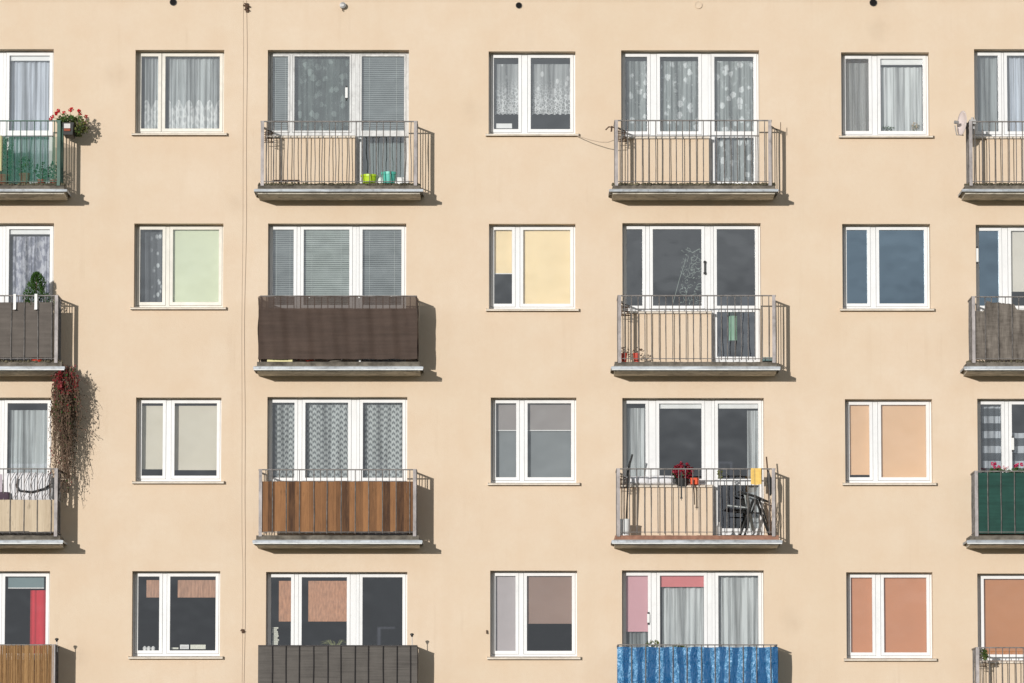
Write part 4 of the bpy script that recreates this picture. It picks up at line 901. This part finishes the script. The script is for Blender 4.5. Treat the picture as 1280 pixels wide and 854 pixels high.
# balcony 1,3 : white cushion and dark strap
pillow(4, 66, 591, 628, -.45, .07, 'cushion', M['whitecloth'], 'white cushion behind the bars above the bleached boards', 'cushion', 'cushions on the boarded balcony'); pillow(-60, 3, 592, 628, -.47, .07, 'cushion', mat('mauve_cloth', (.6, .52, .56), .9), 'mauve cushion at the photo edge above the bleached boards', 'cushion', 'cushions on the boarded balcony')
b = MB(); pts = [P(22, 598, -.55), P(21, 608, -.55), P(24, 613.5, -.56), P(40, 615, -.56), P(55, 611, -.56), P(64, 605, -.55), P(67, 598, -.55)]; b.tube(pts, .016, 6)
b.tube([P(66.5, 597, -.55), P(68, 612, -.55), P(67, 624, -.55)], .03, 6); tag(b.build('strap', M['black']), 'black curved strap across the white cushion', 'strap')
b = MB()
for i, u in enumerate((12, 20, 30, 38, 47, 56, 62)):
    b.tube([P(u + 7, 590, -.57), P(u + 2, 599, -.575), P(u, 606, -.575), P(u + 1, 615, -.575), P(u - 3, 622, -.57)], .005, 4)
tag(b.build('string_net', M['rust']), 'dark curly strings drawn over the white cushion', 'strings')
pillow(-4, 12, 615, 628, -.6, .04, 'folded_cloth', mat('plum_cloth', (.08, .05, .07), .9), 'dark plum cloth stuffed behind the bleached boards', 'cloth')
# hanging clips 1,2
for u, lab in ((18.5, 'white bracket hooked over the rail left of the conifer'), (45, 'white bracket hooked over the rail in front of the conifer')):
    x_, z_ = W(u, 369, YP - .03); za = WZ(387.5, YP - .03); b = MB(); b.box(x_ - .022, x_ + .022, YP - .05, YP - .042, za, z_ + .01); b.box(x_ - .022, x_ + .022, YP - .042, YP + .03, z_ + .01, z_ + .018); b.box(x_ - .022, x_ + .022, YP + .024, YP + .03, z_ - .06, z_ + .01); b.box(x_ - .022, x_ + .022, YP - .09, YP - .05, za, za + .01); tag(b.build('bracket', M['wplastic']), lab, 'bracket', 'white brackets on the conifer balcony rail')
b = MB(); x_ = WX(46, 450, -.6); b.lathe(x_, -.58, [(.08, ZT[2]), (.09, ZT[2] + .035), (.08, ZT[2] + .035), (.001, ZT[2] + .02)], 18); tag(b.build('saucer', M['redpot']), 'red plant saucer on the slab below the dark screen', 'saucer')
# under the brown screen 3,2
zt = ZT[2]
b = MB(); b.box(WX(334, 451, -.64), WX(365.5, 451, -.64), -.66, -.6, zt - .0, zt + .045); tag(b.build('plank', M['cream']), 'short pale plank lying under the brown fabric screen', 'plank')
b = MB(); b.tube([P(372, 449.5, -.62), P(380, 448.5, -.62), P(384, 451, -.62), P(393, 450, -.62)], .012, 6); tag(b.build('cord', M['redpot']), 'red cord lying under the brown fabric screen', 'cord')
b = MB(); x_ = WX(420, 450, -.6); b.lathe(x_, -.56, [(.12, zt), (.1, zt + .03), (.05, zt + .045), (.001, zt + .047)], 16); tag(b.build('old_mat', M['concrete']), 'grey domed lump of old mat under the brown fabric screen', 'mat')
b = MB(); x_ = WX(450, 450, -.63); b.lathe(x_, -.63, [(.018, zt), (.018, zt + .06), (.008, zt + .075), (.001, zt + .075)], 10); tag(b.build('bottle', M['wplastic']), 'tiny white bottle under the brown fabric screen', 'bottle')
b = MB(); x_ = WX(398, 452, -.62)
for u in (345, 386, 413, 449, 489): xx, zz = W(u, 371, YP - .05); b.box(xx - .012, xx + .012, YP - .062, YP - .05, zz - .02, zz + .008)
tag(b.build('cable_ties', M['wplastic']), 'white ties along the top of the brown fabric screen', 'ties')
# thermometers
def thermo(u, v0, v1, label, y=GY - .02):
    x_, za = W(u, v1, y); zb = WZ(v0, y); b = MB(); b.box(x_ - .02, x_ + .02, y - .012, y + .018, za + .02, zb - .02); p = b.build('thermometer', M['wplastic']); tag(p, label, 'thermometer', 'thermometers on the window frames')
    b = MB(); b.box(x_ - .014, x_ + .014, y - .01, y + .018, zb - .018, zb + .01); b.box(x_ - .014, x_ + .014, y - .01, y + .018, za - .01, za + .018); b.build('clip', M['black'], p)
thermo(433, 108, 124, 'white thermometer on the weathered window frame'); thermo(1221.5, 309, 329, 'white thermometer beside the blue pane above the torn screen', .03); thermo(1266, 546, 564, 'white thermometer on the mullion above the pink flowers'); thermo(810.5, 766, 780, 'white thermometer on the window beside the pink blind')
# things on inner window ledges
def ledge_box(u0, u1, v0, v1, y, m_, name, label, cat, group=None, dep=.03):
    b = MB(); b.box(WX(u0, v0, y), WX(u1, v0, y), y, y + dep, WZ(v1, y), WZ(v0, y)); return tag(b.build(name, m_), label, cat, group)
o = ledge_box(225, 236, 806, 811.5, .29, M['wplastic'], 'picture_frame', 'small white picture frame on the ledge under the short bamboo blind', 'picture frame'); b = MB(); b.box(WX(226.5, 808, .285), WX(234.5, 808, .285), .2875, .2895, WZ(810.5, .285), WZ(807.2, .285)); b.build('picture', M['steel'], o)
ledge_box(238, 257, 806, 811.5, .29, M['paper'], 'box', 'low pale box on the ledge under the short bamboo blind', 'box')
ledge_box(213.5, 223, 809.5, 811.5, .29, M['paper'], 'book', 'flat pale book on the ledge under the short bamboo blind', 'book')
b = MB()
for u in (181, 186, 191.5): x_, z_ = W(u, 811.5, .3); b.lathe(x_, .3, [(.025, z_ - .03), (.035, z_ + .02), (.015, z_ + .045), (.001, z_ + .05)], 10)
tag(b.build('ornaments', M['wplastic']), 'row of tiny white ornaments in the narrow pane under the short bamboo blind', 'ornaments')
b = MB()
for i in range(9): z_ = WZ(806 - i * 2.5, .3); x_ = WX(344 + R(-1, 1), 800, .3); b.box(x_ - .05 * R(.7, 1.1), x_ + .05 * R(.7, 1.1), .3, .36, z_, z_ + .024)
tag(b.build('folded_linen', M['paper']), 'stack of pale folded linen in the narrow pane below the tan bamboo blind', 'linen')
b = MB(); x_, z_ = W(419, 810, .4)
for i in range(26): a = R(-1.3, 1.3); L_ = R(.12, .28); b.tube([(x_, .4, z_ - .05), (x_ + .5 * L_ * math.sin(a), .4, z_ + L_ * .45), (x_ + L_ * math.sin(a), .4 + R(-.05, .05), z_ + L_ * .4 * math.cos(a) + .03)], [.006, .008, .002], 4)
g_ = b.build('house_plant', M['leafolive']); tag(g_, 'spiky house plant below the tan bamboo blind', 'plant')
ledge_box(620, 640, 154.5, 160.5, .3, M['wplastic'], 'box', 'white box at the foot of the narrow pane under the lace cafe curtain', 'box')
b = MB(); x_, z_ = W(1144, 163, .3); clump(b, (x_, .3, z_ + .06), (.07, .05, .07), 60, .035, .6, (0, 1)); tag(b.build('house_plant', [M['leafolive'], mat('dry_petals', (.4, .3, .17), .8)]), 'small dry house plant on the ledge left of the satellite dish', 'plant')
b = MB(); x_, z_ = W(1110, 163, .3); clump(b, (x_, .3, z_ + .03), (.1, .05, .04), 50, .04, .5, (0,)); tag(b.build('house_plant', M['leafdark']), 'low dark house plant on the ledge left of the satellite dish', 'plant')

# ------------------------------------------------------------------ satellite dish
dx, dz = W(1203, 154.5, -.62); dh = empty('satellite_dish', (dx + .1, -.6, dz), 'pale satellite dish seen nearly edge-on at a railing corner', 'satellite dish')
nrm = Vector((-.945, -.32, .08)).normalized(); ax = nrm.cross(Vector((0, 0, 1))).normalized(); ay = ax.cross(nrm).normalized(); c0 = Vector((dx + .03, -.62, dz))
b = MB(); vs = []; fs = []; nr_, na = 6, 28
for side in (0, 1):
    for j in range(nr_ + 1):
        for i in range(na):
            t = 2 * math.pi * i / na; rr = j / nr_; vs.append(c0 + ax * (.175 * rr * math.cos(t)) + ay * (.20 * rr * math.sin(t)) + nrm * (.05 * rr * rr - .012 * side))
    o_ = side * (nr_ + 1) * na
    for j in range(nr_):
        for i in range(na): f = (o_ + j * na + i, o_ + j * na + (i + 1) % na, o_ + (j + 1) * na + (i + 1) % na, o_ + (j + 1) * na + i); fs.append(f if side == 0 else f[::-1])
for i in range(na): o1 = nr_ * na; o2 = o1 + (nr_ + 1) * na; fs.append((o1 + i, o1 + (i + 1) % na, o2 + (i + 1) % na, o2 + i))
b.add(vs, fs); b.build('reflector', M['dish'], dh, smooth=True)
b = MB(); b.tube([c0 - ay * .19, c0 - ay * .2 + nrm * .12, c0 + nrm * .16 - ay * .05], .009, 6); b.build('feed_arm', M['steel'], dh)
b = MB(); b.tube([c0 + nrm * .10, c0 + nrm * .17], [.026, .03], 10); b.build('receiver', M['steel'], dh)
b = MB(); px_ = WX(1215.5, 150, -.6); b.tube([c0 - nrm * .01, c0 - nrm * .06, (px_, -.6, dz)], .02, 8); b.tube([(px_, -.6, dz - .18), (px_, -.6, dz + .1)], .022, 8); b.box(px_ - .05, px_ + .05, -.66, -.55, dz - .01, dz + .06); b.box(px_ - .06, px_ + .03, -.64, -.56, dz - .09, dz - .05)
b.build('mount', M['steel'], dh)

# ------------------------------------------------------------------ solar lamps
def solar(u, v0, v1, label, y=-.6):
    x_, za = W(u + .5, v1, y); xb, zb = W(u, v0, y); b = MB(); b.tube([(x_, y, za - .1), (xb, y, zb)], .007, 6); o = b.build('garden_lamp', M['steel']); tag(o, label, 'lamp', 'small stake lamps on the railings')
    b = MB(); b.lathe(xb, y, [(.012, zb - .03), (.022, zb), (.03, zb), (.03, zb + .02), (.012, zb + .03), (.001, zb + .03)], 12); b.build('lamp_head', M['black'], o)
solar(515, 794, 808, 'small stake lamp at the end of the dark grey slatted screen'); solar(71, 800, 807, 'small stake lamp at the corner of the reed screen', -.62)

# ------------------------------------------------------------------ wires and pipes on the wall
b = MB()
pts1, pts2 = [], []
for v in range(-60, 900, 20):
    wob = 1.0 * math.sin(v / 95) + .5 * math.sin(v / 37)
    spread = 2.0 if v < 700 else 1.2
    x_, z_ = W(306 - .003 * v * .9 + wob * .5 - spread, v); pts1.append((x_, -.006, z_)); x_, z_ = W(307 - .003 * v * .9 + wob + spread - 1, v); pts2.append((x_, -.008, z_))
b.tube(pts1, .0028, 5); b.tube(pts2, .0045, 5); cb = b.build('lightning_cable', M['cable']); tag(cb, 'pair of thin wires running down the wall between two window columns', 'cable')
for u, v, s in ((308.5, 8, .045), (309, 13, .035), (303.6, 789, .03)):
    x_, z_ = W(u, v); b = MB(); b.box(x_ - s * .6, x_ + s * .6, -.04, -.0, z_ - s, z_ + s); b.tube([(x_ - s * 1.3, -.03, z_ + s * .3), (x_ + s * 1.3, -.03, z_ - s * .3)], s * .3, 6); b.tube([(x_ - s * .8, -.03, z_ + s), (x_ + s * .6, -.05, z_ - s * .2)], s * .28, 6); b.build('clamp', M['rust'], cb)
b = MB(); pts = [(719, 169), (726, 171.5), (737, 175), (750, 177.8), (760, 178), (768, 175)]; b.tube([(W(u, v, -.06 - .1 * i)[0], -.06 - .1 * i, W(u, v, -.06 - .1 * i)[1]) for i, (u, v) in enumerate(pts)], .006, 5); tag(b.build('wire', M['cable']), 'loose sagging wire from a window sill to the balcony railing', 'wire')
def vent(u, v, r_, kind):
    x_, z_ = W(u, v); b = MB(); n = 20
    ring = [(x_ + r_ * math.cos(t * 2 * math.pi / n), z_ + r_ * math.sin(t * 2 * math.pi / n)) for t in range(n)]; ring2 = [(x_ + r_ * .86 * math.cos(t * 2 * math.pi / n), z_ + r_ * .86 * math.sin(t * 2 * math.pi / n)) for t in range(n)]
    vs = [(p[0], -.022, p[1]) for p in ring] + [(p[0], -.022, p[1]) for p in ring2] + [(p[0], -.001, p[1]) for p in ring]
    fs = [(i, (i + 1) % n, n + (i + 1) % n, n + i) for i in range(n)] + [(2 * n + i, 2 * n + (i + 1) % n, (i + 1) % n, i) for i in range(n)]
    b.add(vs, fs); o = b.build('vent_pipe', PL if kind == 'capped' else M['black'], bld)
    b = MB(); b.add([(p[0], -.012, p[1]) for p in ring2], [tuple(range(n))]); b.build('vent_disc', PL if kind == 'capped' else M['hole'], o)  # open pipes: flat near-black disc stands in for the shade inside
vent(216.5, 3, .056, 'o'); vent(648.5, 7, .05, 'o'); vent(1091.5, 3.5, .06, 'o'); vent(873, 6.5, .06, 'capped')
x_, z_ = W(428.5, 7, -.05); b = MB(); b.tube([(x_, -.001, z_), (x_, -.09, z_), (x_, -.1, z_)], [.05, .05, .02], 16); o = b.build('wall_fitting', M['steel'], smooth=False); tag(o, 'small round metal fitting on the wall above the weathered window', 'wall fitting')
b = MB(); b.tube([(x_ - .005, -.05, z_ - .05), (x_ - .005, -.05, z_ - .09)], .008, 6); b.build('stub', M['rust'], o)
x_, z_ = W(608.5, 790); b = MB(); b.tube([(x_, 0, z_ + .02), (x_, -.04, z_ + .02), (x_, -.05, z_ - .03)], .012, 6); tag(b.build('hook', M['rust']), 'tiny rusty hook in the wall left of the taupe blind window', 'hook')

# ------------------------------------------------------------------ sky and sun
sd = Vector((.256, .66, -.101)).normalized()      # direction the light travels
ELEV = math.asin(-sd.z); ROT = math.atan2(-sd.x, -sd.y)
wd = bpy.data.worlds.new('World'); S.world = wd; wd.use_nodes = True; nt = wd.node_tree; nt.nodes.clear()
out = nt.nodes.new('ShaderNodeOutputWorld'); bg = nt.nodes.new('ShaderNodeBackground'); sky = nt.nodes.new('ShaderNodeTexSky')
sky.sky_type = 'NISHITA'; sky.sun_disc = False; sky.sun_elevation = ELEV; sky.sun_rotation = ROT; sky.air_density = 1.0; sky.dust_density = .6; sky.ozone_density = 1.5
bg.inputs['Strength'].default_value = .052
tc = nt.nodes.new('ShaderNodeTexCoord'); sp = nt.nodes.new('ShaderNodeSeparateXYZ'); nt.links.new(tc.outputs['Generated'], sp.inputs[0])
def wm(op, a, b=0.0, c=0.0):
    nd = nt.nodes.new('ShaderNodeMath'); nd.operation = op
    for i, v in enumerate((a, b, c)):
        if hasattr(v, 'is_linked'): nt.links.new(v, nd.inputs[i])
        else: nd.inputs[i].default_value = v
    return nd.outputs[0]
mp = nt.nodes.new('ShaderNodeMapping'); nt.links.new(tc.outputs['Generated'], mp.inputs['Vector']); mp.inputs['Scale'].default_value = (1, 1, 2.6)
cn = nt.nodes.new('ShaderNodeTexNoise'); nt.links.new(mp.outputs[0], cn.inputs['Vector']); cn.inputs['Scale'].default_value = 9; cn.inputs['Detail'].default_value = 10; cn.inputs['Roughness'].default_value = .58
def wramp(v, a, b_, lo, hi):
    nd = nt.nodes.new('ShaderNodeMapRange'); nd.interpolation_type = 'SMOOTHSTEP'; nt.links.new(v, nd.inputs['Value'])
    for k, x in (('From Min', a), ('From Max', b_), ('To Min', lo), ('To Max', hi)): nd.inputs[k].default_value = x
    return nd.outputs[0]
zz = sp.outputs[2]
brk = wm('MULTIPLY', wm('MAXIMUM', wm('SUBTRACT', cn.outputs['Fac'], .3), 0.0), 3.0)
cv = wm('MINIMUM', wm('ADD', brk, wramp(zz, .17, .42, 1.0, 0.0)), .98)
ck = nt.nodes.new('ShaderNodeTexNoise'); nt.links.new(mp.outputs[0], ck.inputs['Vector']); ck.inputs['Scale'].default_value = 15.0; ck.inputs['Detail'].default_value = 8
lum = wm('MULTIPLY', wramp(zz, .035, .16, .44, 1.0), wm('ADD', wm('MULTIPLY', ck.outputs['Fac'], .36), .8))
lum = wm('MULTIPLY', lum, wramp(zz, .2, .45, 1.0, .35))
cm = nt.nodes.new('ShaderNodeMix'); cm.data_type = 'RGBA'; nt.links.new(lum, cm.inputs[0]); cm.inputs[6].default_value = (.6, .8, 1.5, 1); cm.inputs[7].default_value = (18.0, 19.2, 20.2, 1)
sm = nt.nodes.new('ShaderNodeMix'); sm.data_type = 'RGBA'; nt.links.new(cv, sm.inputs[0]); nt.links.new(sky.outputs[0], sm.inputs[6]); nt.links.new(cm.outputs[2], sm.inputs[7])
nt.links.new(sm.outputs[2], bg.inputs['Color']); nt.links.new(bg.outputs[0], out.inputs['Surface'])
sl = bpy.data.lights.new('sun', 'SUN'); sl.energy = 3.5; sl.angle = math.radians(.5); sl.color = (1, .965, .92)
so = bpy.data.objects.new('sun', sl); COL.objects.link(so); so.rotation_euler = sd.to_track_quat('-Z', 'Y').to_euler(); so.location = (-20, -50, 30)
S.view_settings.view_transform = 'Standard'; S.view_settings.look = 'None'; S.view_settings.gamma = 1; S.view_settings.use_curve_mapping = False; S.view_settings.exposure = 0.0
S.render.engine = 'CYCLES'; S.cycles.transparent_max_bounces = 16; S.cycles.max_bounces = 8
